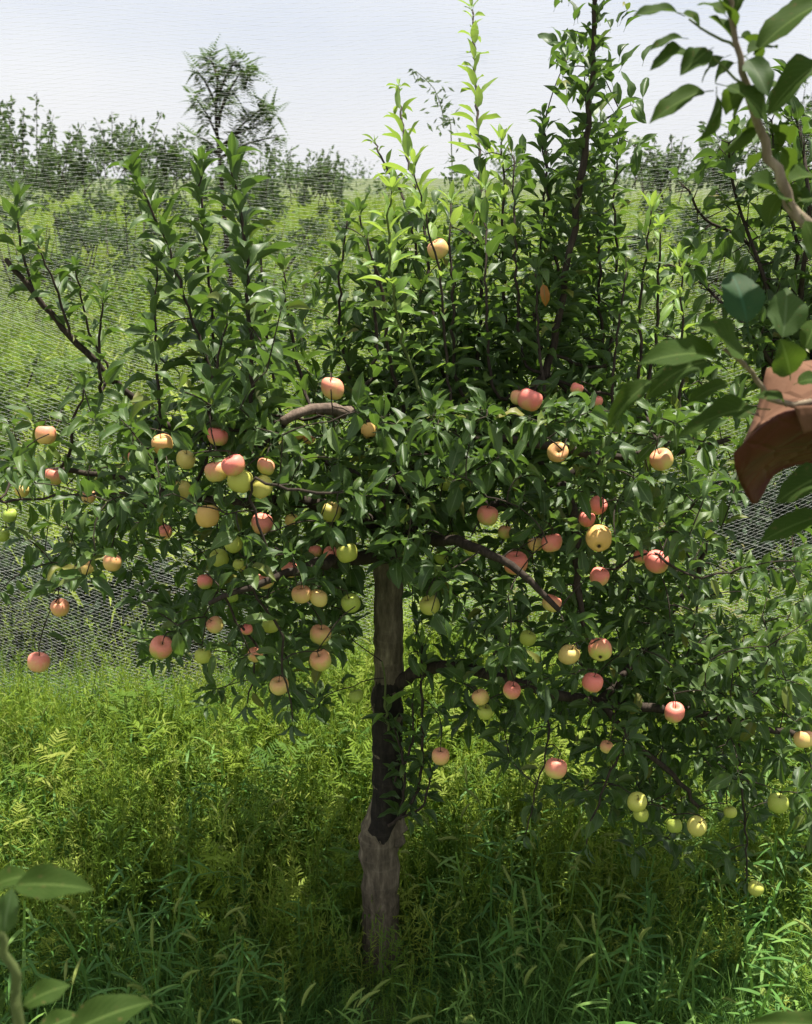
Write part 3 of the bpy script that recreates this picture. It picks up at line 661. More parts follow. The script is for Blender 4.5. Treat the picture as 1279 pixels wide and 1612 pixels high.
SHOOTS = [  # upright shoots and thin twigs: (points, leaf density per metre, leaf length, young share from the top)
  ([(395, 700, 2.35, 3.8), (397, 560, 2.33, 3.6), (386, 390, 2.3, 3.2), (374, 300, 2.3, 2.6), (366, 262, 2.3, 1.8)], 85, .118, 0),
  ([(345, 640, 2.5, 3), (300, 500, 2.5, 2.6), (250, 360, 2.5, 2.2), (207, 275, 2.5, 1.5)], 74, .108, 0),
  ([(350, 610, 2.6, 2.5), (330, 450, 2.6, 2.2), (318, 330, 2.6, 2), (318, 262, 2.6, 1.4)], 72, .104, 0),
  ([(440, 640, 2.6, 2.5), (425, 500, 2.6, 2.3), (420, 400, 2.62, 1.5)], 42, .085, 0),
  ([(640, 660, 2.45, 3.4), (610, 560, 2.43, 3), (592, 450, 2.4, 2.5), (556, 340, 2.4, 1.5)], 48, .085, 0),
  ([(740, 700, 2.5, 3.6), (752, 560, 2.62, 3.4), (755, 430, 2.78, 3), (750, 270, 3.0, 2.4), (740, 140, 3.3, 2), (731, 20, 3.55, 1.4)], 38, .092, .45),
  ([(690, 560, 2.7, 3), (668, 360, 2.85, 2.4), (640, 240, 3.05, 2), (627, 140, 3.3, 1.3)], 38, .088, .5),
  ([(660, 500, 2.8, 2.5), (640, 330, 2.9, 2.2), (600, 260, 3.1, 1.8), (583, 225, 3.2, 1.2)], 30, .07, .55),
  ([(640, 560, 2.38, 2.5), (615, 440, 2.32, 2.4), (611, 360, 2.29, 2), (614, 300, 2.27, 1.3)], 60, .078, .75),
  ([(705, 560, 2.4, 2.5), (700, 430, 2.4, 2.2), (682, 340, 2.4, 1.6), (668, 262, 2.4, 1.2)], 50, .075, .4),
  ([(800, 560, 2.7, 3), (790, 400, 2.75, 2.6), (790, 290, 2.8, 2), (786, 225, 2.8, 1.3)], 60, .08, .3),
  ([(840, 520, 2.6, 3), (848, 400, 2.6, 2.6), (850, 300, 2.6, 2), (846, 210, 2.6, 1.3)], 60, .08, 0),
  ([(960, 560, 2.6, 3), (975, 420, 2.62, 2.4), (972, 320, 2.6, 1.8), (985, 215, 2.6, 1.2)], 50, .08, 0),
  ([(1020, 620, 2.5, 3), (1042, 500, 2.48, 2.4), (1044, 420, 2.46, 2), (1049, 360, 2.45, 1.2)], 46, .07, .55),
  ([(1080, 640, 2.5, 2.8), (1098, 530, 2.48, 2.2), (1106, 470, 2.46, 1.8), (1110, 410, 2.45, 1.2)], 46, .065, .55),
  ([(470, 570, 2.50, 2.8), (457, 497, 2.50, 2.3), (452, 425, 2.52, 1.3)], 46, 0.088, 0),
  ([(590, 560, 2.55, 2.8), (577, 482, 2.55, 2.3), (573, 405, 2.55, 1.3)], 46, 0.085, 0),
  ([(720, 600, 2.50, 2.8), (712, 460, 2.50, 2.3), (712, 320, 2.60, 1.3)], 46, 0.080, 0.15),
  ([(775, 610, 2.45, 2.8), (767, 455, 2.45, 2.3), (768, 300, 2.60, 1.3)], 50, 0.080, 0.15),
  ([(822, 560, 2.50, 2.8), (813, 402, 2.50, 2.3), (812, 245, 2.60, 1.3)], 52, 0.080, 0),
  ([(885, 470, 2.55, 2.8), (871, 327, 2.55, 2.3), (866, 185, 2.60, 1.3)], 50, 0.075, 0),
  ([(950, 620, 2.60, 2.8), (948, 445, 2.60, 2.3), (955, 270, 2.60, 1.3)], 50, 0.080, 0),
  ([(1000, 600, 2.50, 2.8), (1004, 465, 2.50, 2.3), (1016, 330, 2.50, 1.3)], 48, 0.080, 0.1),
  ([(965, 660, 2.40, 2.8), (976, 545, 2.40, 2.3), (996, 430, 2.40, 1.3)], 46, 0.080, 0),
  ([(255, 650, 2.50, 2.8), (254, 535, 2.50, 2.3), (262, 420, 2.50, 1.3)], 44, 0.095, 0),
  ([(330, 660, 2.30, 2.8), (337, 580, 2.30, 2.3), (352, 500, 2.30, 1.3)], 44, 0.100, 0),
  ([(860, 640, 2.40, 2.8), (852, 535, 2.40, 2.3), (852, 430, 2.40, 1.3)], 46, 0.080, 0),
  ([(160, 610, 2.70, 2.8), (162, 540, 2.70, 2.3), (172, 470, 2.70, 1.3)], 44, 0.085, 0),
  ([(110, 700, 2.45, 2.8), (112, 655, 2.45, 2.3), (122, 610, 2.45, 1.3)], 44, 0.080, 0),
  ([(540, 560, 2.65, 2.5), (530, 450, 2.65, 2), (540, 345, 2.65, 1.3)], 44, .08, 0),
  ([(395, 762, 2.12, 2.4), (455, 770, 2.1, 2.6), (500, 776, 2.08, 2.6), (535, 776, 2.08, 2)], 14, .095, 0),
  ([(0, 790, 2.35, 2), (120, 783, 2.33, 2.2), (250, 785, 2.3, 2.2), (310, 800, 2.3, 1.4)], 22, .075, 0),
  ([(110, 528, 2.75, 2.5), (95, 460, 2.74, 2), (70, 385, 2.72, 1.3)], 60, .085, 0),
  ([(60, 470, 2.75, 2.5), (30, 400, 2.74, 2), (10, 320, 2.72, 1.3)], 60, .095, 0),
  ([(180, 600, 2.8, 2.2), (140, 520, 2.8, 2), (120, 420, 2.8, 1.3)], 60, .07, 0),
  ([(612, 1300, 2.52, 3), (655, 1250, 2.49, 2.5), (660, 1120, 2.48, 2.4), (655, 1010, 2.47, 1.3)], 34, .075, .5),
  ([(612, 1150, 2.5, 2.2), (605, 1100, 2.47, 2), (594, 1035, 2.46, 1.2)], 46, .07, .75),
  ([(630, 1290, 2.5, 2.4), (640, 1220, 2.47, 2.2), (628, 1150, 2.46, 1.3)], 60, .07, 0),
  ([(622, 1230, 2.5, 2.2), (642, 1180, 2.46, 2), (636, 1100, 2.45, 1.2)], 56, .06, .1),
  ([(625, 1290, 2.5, 2.2), (665, 1270, 2.46, 2), (672, 1215, 2.45, 1.2)], 60, .06, 0),
  ([(1165, 1180, 2.42, 2.2), (1176, 1260, 2.4, 1.8), (1186, 1340, 2.4, 1.5), (1190, 1390, 2.4, 1.2)], 16, .06, 0),
  ([(800, 1010, 2.3, 2.2), (778, 1055, 2.28, 2), (752, 1100, 2.27, 1.5)], 4, .06, 0),
  ([(860, 1180, 2.3, 1.6), (840, 1240, 2.28, 1.4), (818, 1320, 2.28, 1)], 22, .065, 0),
  ([(440, 990, 2.12, 2.2), (445, 1060, 2.1, 1.8), (452, 1135, 2.1, 1.2)], 30, .08, 0),
  ([(400, 1010, 2.15, 2), (395, 1080, 2.13, 1.6), (385, 1115, 2.13, 1.2)], 30, .075, 0),
  ([(1020, 870, 2.2, 2), (1040, 890, 2.15, 2.2), (1095, 915, 2.12, 1.8), (1150, 900, 2.12, 1.2)], 18, .07, 0),
  ([(970, 1190, 2.3, 2), (930, 1260, 2.28, 1.6), (905, 1320, 2.28, 1)], 24, .08, 0),
  ([(1100, 980, 2.4, 2), (1104, 900, 2.4, 1.8), (1092, 810, 2.4, 1.2)], 34, .07, 0),
]
PEND = []       # leaves waiting to be placed: point, direction, up, length, width factor, shape, age, owner
def queue(p, d, up, ln, wf, age, owner=None): PEND.append((np.asarray(p), unit(np.asarray(d)), np.asarray(up), ln, wf, age, owner))
LIMBP = np.array([q[0] for q in SKEL])
for pts, den, ll, yng in SHOOTS + [(LEADER, 300, .074, 0)]:
    young = yng > .4
    if pts is LEADER:      # the tall leader: leaves and short spurs all the way up the dark stem
        S = catmull([at(a, b_, y) for a, b_, y, r in pts], .02); o, pos, rad = tree, S, np.full(len(S), .004)
    else:
        b0 = at(*pts[0][:3]); dl = np.linalg.norm(LIMBP - b0, axis=1) + 1.5 * np.maximum(0, LIMBP[:, 2] - b0[2] - .25); jn = int(np.argmin(dl))
        rt = LIMBP[jn] if .03 < dl[jn] < .7 and not (abs(pts[0][0] - 615) < 40 and pts[0][1] > 1100) else None
        o, pos, rad = limb(pts, 'shoot', M_STALK if young and len(pts) < 5 and yng > .6 else M_TWIG, .02, 6, .05, root=rt)
    if yng >= .3 and o is not tree: o['label'] = 'shoot with a bright yellow-green young tip'
    skel(pos, rad * .6, .0)
    seg = np.linalg.norm(np.diff(pos, axis=0), axis=1); Lc = np.r_[0, np.cumsum(seg)]; n = int(Lc[-1] * den * 1.15)
    upw = pos[-1][2] > pos[0][2] + .1
    for k in range(n):
        s = Lc[-1] * (.06 + .94 * (k + RNG.random() * .8) / n); i = min(len(seg) - 1, np.searchsorted(Lc, s) - 1); f = (s - Lc[i]) / seg[i]
        q = pos[i] + (pos[i + 1] - pos[i]) * f
        if pts is LEADER: q = q + np.array([RNG.normal(0, .042), RNG.normal(0, .035), RNG.normal(0, .015)]) * (1 if k % 3 else 0)
        tan = unit(pos[i + 1] - pos[i]); a = k * 2.4 + RNG.normal(0, .35)
        s1 = unit(np.cross(tan, [.2, 1, .1])); s2 = np.cross(tan, s1); rad_d = s1 * math.cos(a) + s2 * math.sin(a)
        rel = s / Lc[-1]; el = (.35 + .75 * rel ** 2) if upw else .1
        d = unit(rad_d * math.cos(el) + tan * math.sin(el) + np.array([0, 0, .1 if upw else -.45]))
        up = tan + np.array([0, -.1, .8]) if upw else np.array([0, -.2, 1]) - d * .1
        size = .84 * ll * RNG.uniform(.75, 1.12) * (1 - .45 * max(0, rel - .75) / .25)
        age = 'y' if rel > 1 - yng and yng > 0 else 'o'
        queue(q, d, up + RNG.normal(0, .25, 3), size, RNG.uniform(.85, 1.1), age, o)
    for k in range(4):   # tip rosette
        a = k * 1.6; d = unit(unit(pos[-1] - pos[-2]) * .9 + np.array([math.cos(a), math.sin(a), 0]) * .5)
        queue(pos[-1], d, np.array([math.cos(a) * -.7, math.sin(a) * -.7, 1.0]), ll * .55, .75, 'y' if yng > 0 else 'o', o)

# ---- apples: pixel, half width, distance, blush, ripeness, how far hidden by leaves, turn of the fruit, label
G = 'apples hanging in the tree'
APPLES = [
 (72, 685, 16, 2.38, .75, .9, .1, 0, 'peach-coloured russet apple high at the left edge, alone above the long bare twig'),
 (84, 751, 14, 2.4, .8, .6, .3, 0, 'pink apple half hidden by leaves just below the highest apple at the left edge'),
 (35, 772, 11, 2.45, .25, .8, .5, 0, 'dull yellowish apple mostly behind leaves at the left edge'),
 (16, 812, 11, 2.4, .0, .1, .2, 0, 'small green apple near the left edge, upper of two greens'),
 (4, 843, 11, 2.4, .0, .15, .2, 0, 'small green apple cut off by the left edge of the photo'),
 (256, 700, 16, 2.3, .45, 1.0, .3, 0, 'bright yellow-orange apple topmost in the left clump, red on its lower left'),
 (293, 724, 15, 2.3, .1, .75, .35, 0, 'plain yellow apple right of the bright yellow-orange one'),
 (287, 772, 15, 2.3, .15, .7, .4, 0, 'yellow apple with a dark leaf over its right side, under the plain yellow one'),
 (343, 687, 16, 2.28, 1.0, .5, .4, 0, 'deep pink apple with leaf across its base, above the tight cluster'),
 (341, 743, 18, 2.16, .7, .7, .1, 0, 'peach apple at the left of the tight cluster'),
 (368, 733, 18, 2.11, 1.0, .55, .1, 0, 'rose-pink apple at the top of the tight cluster'),
 (378, 757, 20, 2.14, .15, .45, .25, 0, 'greenish yellow apple under the rose-pink one with leaf shadow across it'),
 (412, 767, 18, 2.16, .2, .55, .2, 0, 'yellow-green apple at the lower right of the tight cluster'),
 (419, 735, 14, 2.18, .7, .5, .45, 0, 'pale pink apple behind leaves at the right end of the tight cluster'),
 (327, 813, 18, 2.2, .25, .95, .1, 0, 'large tan-yellow apple alone beneath the tight cluster'),
 (413, 825, 17, 2.2, .85, .35, .15, 0, 'two-tone apple, pink left and green right, under the right of the tight cluster'),
 (260, 838, 11, 2.35, .8, .8, .2, 0, 'small salmon-pink apple left of the large tan-yellow one'),
 (368, 857, 14, 2.22, .15, .3, .2, 0, 'lime-yellow apple crossed by a twig, in the left clump'),
 (346, 879, 14, 2.26, .1, .3, .35, 0, 'dull green apple behind the lime-yellow one crossed by a twig'),
 (377, 890, 10, 2.22, .1, .35, .2, 0, 'very small green apple under the lime-yellow one'),
 (177, 886, 14, 2.3, .6, .9, .25, 0, 'orange apple with a leaf over its lower right, far left of the hanging clump'),
 (137, 894, 11, 2.36, .6, .8, .4, 0, 'shaded brownish apple left of the orange one'),
 (323, 916, 12, 2.2, .95, .3, .1, 0, 'small apple, red on the left and green on the right, in the lower left clump'),
 (365, 940, 10, 2.2, .0, .1, .1, 0, 'tiny plain green apple below and right of the small red and green one'),
 (95, 957, 14, 2.28, .65, .9, 0, 0, 'orange-pink apple hanging alone at the left in front of the net'),
 (61, 1043, 17, 2.26, .8, .75, 0, 0, 'salmon-pink apple hanging lowest at the left edge above the weeds'),
 (254, 1020, 18, 2.16, .75, .2, .1, 0, 'apple with pink cap and green base, leaf shadow on top, beside the dark shrub'),
 (320, 1033, 13, 2.16, .1, .35, 0, 0, 'small yellow-green apple right of the one with pink cap and green base'),
 (339, 984, 13, 2.18, .65, .7, .1, 0, 'pink and yellow apple above the small yellow-green one'),
 (389, 991, 9, 2.15, 1.0, .4, .5, 0, 'red sliver of an apple between leaves right of the pink and yellow one'),
 (402, 1031, 12, 2.15, .7, .6, .35, 0, 'pink apple with its top under leaves, left of the lowest left cluster'),
 (427, 985, 13, 2.2, .1, .3, .45, 0, 'green apple behind a broad leaf in the middle of the left clump'),
 (418, 914, 14, 2.2, .75, .6, .4, 0, 'pale pink apple with a jagged leaf edge over it in the left clump'),
 (524, 612, 18, 2.3, .75, .85, .1, 0, 'round peach apple sitting above the curved bare limb'),
 (582, 678, 13, 2.35, .3, 1.0, .3, 0, 'yellow-orange apple just right of the end of the curved bare limb'),
 (471, 684, 9, 2.42, .2, 1.0, .3, 0, 'small yellow apple under the curved bare limb'),
 (487, 690, 10, 2.44, .65, .9, .4, 0, 'small orange apple under the curved bare limb, right of the small yellow one'),
 (834, 630, 19, 2.26, 1.0, .6, 0, 0, 'large pink apple at the foot of the tall leader'),
 (817, 626, 13, 2.33, .7, .7, .1, 0, 'pink-orange apple peeping from behind the large pink one'),
 (768, 812, 16, 2.28, .8, .4, 0, 0, 'pink apple with green base right of the trunk, highest of the loose group there'),
 (795, 838, 11, 2.34, .6, .4, .3, 0, 'small pink-green apple under the lower right of the pink one with green base'),
 (715, 848, 10, 2.4, .0, .2, .2, 0, 'small dull green apple left of the little round yellow-green one'),
 (742, 862, 12, 2.3, .1, .4, 0, 0, 'little round yellow-green apple between the trunk and the right clump'),
 (695, 878, 11, 2.4, .0, .15, .2, 0, 'dark green apple nearest the trunk on its right'),
 (704, 762, 12, 2.42, .0, .2, .4, 0, 'shaded green apple above the trunk fork, left of a pair'),
 (733, 768, 12, 2.42, .05, .25, .4, 0, 'shaded green apple above the trunk fork, right of a pair'),
 (812, 887, 19, 2.24, .95, .4, .2, 0, 'big apple with rosy top and green underside behind a leaf, right of the trunk'),
 (677, 953, 16, 2.3, .15, .45, 0, 0, 'clean yellow-green apple hanging free just right of the trunk'),
 (547, 871, 16, 2.22, .15, .4, 0, 0, 'round yellow-green apple just left of the top of the trunk'),
 (521, 872, 12, 2.27, .8, .5, .4, 0, 'pink apple partly behind the round yellow-green one left of the trunk'),
 (497, 868, 10, 2.3, .85, .5, .5, 0, 'small dark pink apple in the shade, second left of the round yellow-green one'),
 (456, 897, 13, 2.2, .85, .6, .3, 0, 'half-hidden pink apple beside the dark gap in the left clump'),
 (475, 936, 15, 2.18, .55, .8, .2, 0, 'peach apple, left of the side-by-side pair left of the trunk'),
 (502, 942, 14, 2.18, .35, .75, .25, 0, 'tan apple, right of the side-by-side pair left of the trunk'),
 (553, 950, 15, 2.2, .05, .2, .3, 0, 'dark green apple with a bright crescent of light, close to the trunk'),
 (505, 1040, 17, 2.14, .6, .45, 0, 0, 'apple with orange cap and green base hanging clear at the bottom left of the trunk'),
 (505, 1000, 17, 2.2, .6, .35, .4, 0, 'shaded apple directly above the one with orange cap and green base'),
 (440, 1080, 15, 2.14, .5, .75, .2, 0, 'peach apple at the bottom of the left clump over the dark hanging leaves'),
 (561, 1096, 11, 2.42, .0, .15, 0, 0, 'small bright green apple touching the left of the trunk'),
 (690, 393, 16, 2.5, .6, .8, .1, 0, 'peach apple alone high among the upright shoots'),
 (831, 1005, 13, 2.26, .0, .3, .3, 0, 'green apple behind leaves left of the olive-yellow one'),
 (843, 857, 12, 2.3, .5, .8, .3, 0, 'shaded orange apple behind the left of the pink one beside the big yellow apple'),
 (520, 806, 17, 2.3, .4, .3, .5, 0, 'shaded greenish apple under the leafy spray that covers the fork'),
 (878, 712, 16, 2.22, .5, .9, .2, 2, 'pale cream-pink apple showing its stalk hollow on the right limb'),
 (1042, 724, 18, 2.2, .65, .6, 0, 0, 'pink and yellow apple hanging clear at the right on a thin twig'),
 (941, 796, 14, 2.22, 1.0, .5, .3, 0, 'bright red-pink apple behind leaves above the big yellow one'),
 (924, 817, 13, 2.24, 1.0, .5, .3, 0, 'red-pink apple squeezed just over the top left of the big yellow one'),
 (943, 848, 20, 2.14, .35, 1.0, 0, 1, 'big yellow-orange apple facing us with its dimpled eye'),
 (869, 855, 16, 2.22, .95, .6, 0, 0, 'pink apple left of the big yellow-orange one'),
 (1034, 885, 18, 2.2, 1.0, .5, 0, 0, 'hot pink apple on the long thin twig at the right'),
 (1010, 877, 12, 2.26, .95, .5, .1, 0, 'pink apple half behind the hot pink one at the right'),
 (944, 908, 15, 2.2, .95, .55, .4, 0, 'red-pink apple cut up by leaves below the big yellow one'),
 (869, 950, 15, 2.2, .75, .6, .1, 0, 'pink and yellow apple over dark leaves on the right limb'),
 (896, 1031, 16, 2.16, .2, .8, .05, 0, 'olive-yellow apple, left of the lower right pair'),
 (945, 1023, 18, 2.14, .85, .5, .05, 1, 'pink and yellow apple with small eye, right of the lower right pair'),
 (933, 1075, 16, 2.14, 1.0, .5, 0, 0, 'rosy red apple directly below the lower right pair'),
 (806, 1087, 14, 2.2, .85, .7, .1, 0, 'pink apple above leaves at the end of the lower limb'),
 (757, 1098, 13, 2.24, .5, .8, .1, 0, 'dull peach apple at the tip of the bare forked twig'),
 (764, 1121, 12, 2.25, .0, .3, .1, 0, 'green apple touching the bottom of the dull peach one'),
 (694, 1191, 14, 2.3, .6, .85, 0, 0, 'peach apple hanging alone right of the trunk shoots'),
 (875, 1210, 17, 2.18, .75, .7, 0, 0, 'pink-peach apple hanging alone in front of sunlit weeds'),
 (955, 1176, 10, 2.25, .6, .6, .2, 0, 'small shaded pink apple in the dark lower right leaves'),
 (1003, 1263, 15, 2.22, .0, .45, .1, 0, 'dull green apple, upper of the touching pair low on the right'),
 (1009, 1282, 12, 2.26, .0, .3, .1, 0, 'green apple, lower of the touching pair low on the right'),
 (1097, 1301, 15, 2.2, .05, .55, 0, 0, 'pale yellow-green apple hanging clear, lowest of the right clump'),
 (1225, 1265, 16, 2.24, .0, .25, 0, 0, 'plain green apple near the right edge in shade'),
 (1150, 1279, 10, 2.32, .0, .35, .1, 0, 'small green apple left of the hanging bare twig'),
 (1190, 1399, 12, 2.4, .1, .4, 0, 0, 'dark greenish apple at the end of the bare hanging twig'),
 (1062, 1122, 15, 2.24, .95, .5, .5, 0, 'red apple mostly covered by leaves on the low right limb'),
 (1266, 1164, 15, 2.2, .6, .8, .15, 0, 'peach apple at the right edge above the plain green one'),
 (1062, 1300, 12, 2.26, .0, .2, .3, 0, 'dark green apple just left of the pale lowest one'),
 (908, 612, 10, 2.36, .9, .6, .4, 0, 'small pink apple among leaves right of the tall leader'),
 (940, 632, 9, 2.38, .9, .6, .4, 0, 'tiny pink apple right of and below the small pink one by the leader'),
 (140, 783, 11, 2.4, .6, .7, .6, 0, 'dull orange apple largely hidden behind the long bare twig at the left'),
 (205, 720, 9, 2.42, .75, .7, .5, 0, 'tiny orange apple in the leaves left of the bright yellow-orange one'),
 (460, 820, 11, 2.3, .1, .8, .4, 0, 'small yellow apple in deep shade right of the two-tone one'),
]
# skin: green ground, ripening to yellow, with a streaked pink blush on the side and top that saw the sun
m, t, b, out = nodes('apple skin')
ab = N(t, 'ShaderNodeAttribute', attribute_type='OBJECT', attribute_name='blush').outputs['Fac']
ar = N(t, 'ShaderNodeAttribute', attribute_type='OBJECT', attribute_name='ripe').outputs['Fac']
tcn = N(t, 'ShaderNodeTexCoord'); sp = N(t, 'ShaderNodeSeparateXYZ'); L(t, tcn.outputs['Object'], sp.inputs[0])
oi = N(t, 'ShaderNodeObjectInfo')
va = N(t, 'ShaderNodeVectorMath', operation='ADD'); L(t, tcn.outputs['Object'], va.inputs[0]); L(t, oi.outputs['Location'], va.inputs[1])
nA = N(t, 'ShaderNodeTexNoise', Scale=.9, Detail=2.0); L(t, va.outputs[0], nA.inputs['Vector'])
mpn = N(t, 'ShaderNodeMapping'); mpn.inputs['Scale'].default_value = (9, 9, 1.2); L(t, va.outputs[0], mpn.inputs[0])
nB = N(t, 'ShaderNodeTexNoise', Scale=1.0, Detail=4.0); L(t, mpn.outputs[0], nB.inputs['Vector'])
ground = ramp(t, ar, [(0, (.24, .36, .05)), (.4, (.48, .50, .09)), (.75, (.70, .55, .17)), (1, (.78, .46, .14))])
z = mathn(t, 'ADD', mathn(t, 'MULTIPLY', sp.outputs[2], .55), mathn(t, 'MULTIPLY', nA.outputs['Fac'], 1.1))
z = mathn(t, 'ADD', z, mathn(t, 'MULTIPLY', nB.outputs['Fac'], .35))
z = mathn(t, 'SUBTRACT', mathn(t, 'ADD', z, mathn(t, 'MULTIPLY', ab, 1.0)), 1.15)
bl = N(t, 'ShaderNodeMapRange', interpolation_type='SMOOTHSTEP'); L(t, z, bl.inputs[0]); bl.inputs[1].default_value = -.05; bl.inputs[2].default_value = .75
pink = mix(t, ab, (.80, .40, .22), (.80, .20, .17))
c = mix(t, mathn(t, 'MULTIPLY', bl.outputs[0], mathn(t, 'MINIMUM', mathn(t, 'MULTIPLY', ab, 1.25), .95)), ground, pink)
hol = mathn(t, 'LESS_THAN', mathn(t, 'ADD', mathn(t, 'MULTIPLY', sp.outputs[0], sp.outputs[0]), mathn(t, 'MULTIPLY', sp.outputs[1], sp.outputs[1])), .035)
c = mix(t, mathn(t, 'MULTIPLY', hol, .5), c, (.32, .26, .09))
nC = N(t, 'ShaderNodeTexNoise', Scale=16.0, Detail=2.0); L(t, va.outputs[0], nC.inputs['Vector'])
c = mix(t, ramp(t, nC.outputs['Fac'], [(.62, (0, 0, 0)), (.72, (.4, .4, .4))]), c, (.80, .62, .36))
c = mix(t, ramp(t, nB.outputs['Fac'], [(.6, (0, 0, 0)), (.8, (.35, .35, .35))]), c, (.62, .30, .12))
L(t, c, b.inputs['Base Color']); b.inputs['Roughness'].default_value = .5; b.inputs['Specular IOR Level'].default_value = .28
b.inputs['Subsurface Weight'].default_value = .08; b.inputs['Subsurface Radius'].default_value = (.3, .15, .06); b.inputs['Subsurface Scale'].default_value = .01
M_APPLE = m
def apple_mesh(seed):
    rg = np.random.default_rng(seed); prof = [(.03, .60), (.10, .64), (.22, .78), (.42, .90), (.66, .88), (.86, .70), (.97, .42), (1.0, .10), (.97, -.22), (.87, -.52), (.70, -.75), (.50, -.88), (.33, -.91), (.18, -.84), (.08, -.76), (.02, -.75)]
    prof = [(r, z * .93) for r, z in prof]; ns = 20; V, F = [], []
    tilt = rg.normal(0, .05, 2); lob = rg.random() * 6
    for r, z in prof:
        for k in range(ns):
            a = 6.2832 * k / ns; f = 1 + .025 * math.cos(5 * a + lob) * (1 - z) * .6 + .02 * math.cos(2 * a + lob)
            V.append((r * f * math.cos(a), r * f * math.sin(a), z + (tilt[0] * math.cos(a) + tilt[1] * math.sin(a)) * r))
    for i in range(len(prof) - 1):
        for k in range(ns): F.append((i * ns + k, (i + 1) * ns + k, (i + 1) * ns + (k + 1) % ns, i * ns + (k + 1) % ns))
    return new_mesh('apple', V, F, M_APPLE)
AM = [apple_mesh(s) for s in range(5)]
sb = MB(); sb.tube([(0, 0, .5), (.03, 0, .8), (.1, .02, 1.15), (.2, .03, 1.45)], [.05, .035, .035, .055], 6); ME_STALK = sb.mesh('stalk', M_TWIG)
cb = MB()
for k in range(5):
    a = k * 1.2566; e = np.array([math.cos(a), math.sin(a), 0])
    cb.ribbon([e * .02 + np.array([0, 0, -.70]), e * .10 + np.array([0, 0, -.78]), e * .13 + np.array([0, 0, -.9]), e * .06 + np.array([0, 0, -.97])], np.array([-e[1], e[0], 0]), [.05, .05, .035, .005])
ME_EYE = cb.mesh('eye', M_TWIG)
AP = []      # for leaf clearing
TOPS = []
for i, (px, py, r, Y, bl_, rp, hid, turn, lab) in enumerate(APPLES):
    c0 = at(px, py, Y); rad = r * depth_of(c0) / FPX * 1.03
    o = link('apple', AM[i % 5]); tag(o, lab, 'apple', G)
    o['blush'] = float(bl_); o['ripe'] = float(rp)
    o.location = c0; o.scale = (rad, rad, rad * RNG.uniform(.93, 1.02))
    if turn == 1: o.rotation_euler = (R(-62), R(12), 0)
    elif turn == 2: o.rotation_euler = (R(68), R(8), 0)
    else: o.rotation_euler = (RNG.normal(0, .22), RNG.normal(0, .22), RNG.random() * 6.28)
    s = link('stalk', ME_STALK, o)
    e = link('eye', ME_EYE, o)
    mw = Matrix.LocRotScale(o.location, o.rotation_euler, o.scale)
    TOPS.append(np.array(mw @ Vector((.2, .03, 1.42)))); AP.append((px, py, r, depth_of(c0), hid))

# ---- twigs grow towards points spread through the crown
ROWS = [  # 80 px rows from the top of the photo, 16 columns of 80 px
 [0,0,0,0,0,0,0,0,0,0,0,1,0,0,0,0],
 [0,0,0,0,0,0,0,0,0,0,0,2,0,0,0,0],
 [0,0,0,0,0,0,0,0,0,0,1,3,1,0,0,0],
 [0,0,0,0,0,0,0,0,0,1,2,3,1,0,0,0],
 [0,0,0,0,0,0,0,2,3,3,3,3,1,0,0,0],
 [0,0,0,0,1,0,2,4,5,5,5,5,3,2,0,0],
 [0,0,0,1,3,2,5,6,6,6,6,6,5,4,1,0],
 [0,0,0,1,3,4,6,8,8,8,8,8,7,4,1,0],
 [1,2,4,6,7,7,8,9,9,9,8,8,8,6,3,1],
 [4,5,6,7,8,9,9,9,9,5,7,7,7,5,1,0],
 [3,4,5,5,7,9,9,9,8,4,6,7,6,4,1,1],
 [1,3,3,4,7,9,9,4,6,4,6,7,7,5,3,2],
 [0,0,1,3,5,8,6,0,3,4,6,7,7,6,4,3],
 [0,0,0,0,2,4,1,0,3,5,6,7,8,7,7,6],
 [0,0,0,0,0,1,0,0,0,1,2,5,7,8,8,7],
 [0,0,0,0,0,0,0,0,0,0,1,3,6,6,5,4],
 [0,0,0,0,0,0,0,0,0,0,0,1,1,1,1,1],
]
D = np.array(ROWS, float) ** 1.15
flat = D.ravel() / D.sum(); NA = 1480
cells = RNG.choice(len(flat), NA, p=flat)
ATT = []
for c in cells:
    r_, k_ = divmod(c, 16); px = (k_ + RNG.random()) * 80; py = (r_ + RNG.random()) * 80
    sp_ = .30 if 5 <= r_ <= 13 else .16
    dy = np.clip(RNG.normal(-.02, sp_), -.5, .5)
    if px > 950 and py > 900: dy = np.clip(RNG.normal(-.05, .2), -.4, .4)
    if r_ < 8 and k_ > 5: dy = abs(dy) + .02
    ATT.append((at(px, py, YT + dy), 'leaf'))
for q in TOPS: ATT.append((q, 'apple'))
NP_ = np.array([s[0] for s in SKEL]); NR_ = np.array([s[1] for s in SKEL])
NPTS = np.zeros((60000, 3)); NPTS[:len(NP_)] = NP_; NRAD = np.zeros(60000); NRAD[:len(NP_)] = NR_; nn = len(NP_)
d0 = [np.min(np.linalg.norm(NP_ - a[0], axis=1)) for a in ATT]
tw = MB()
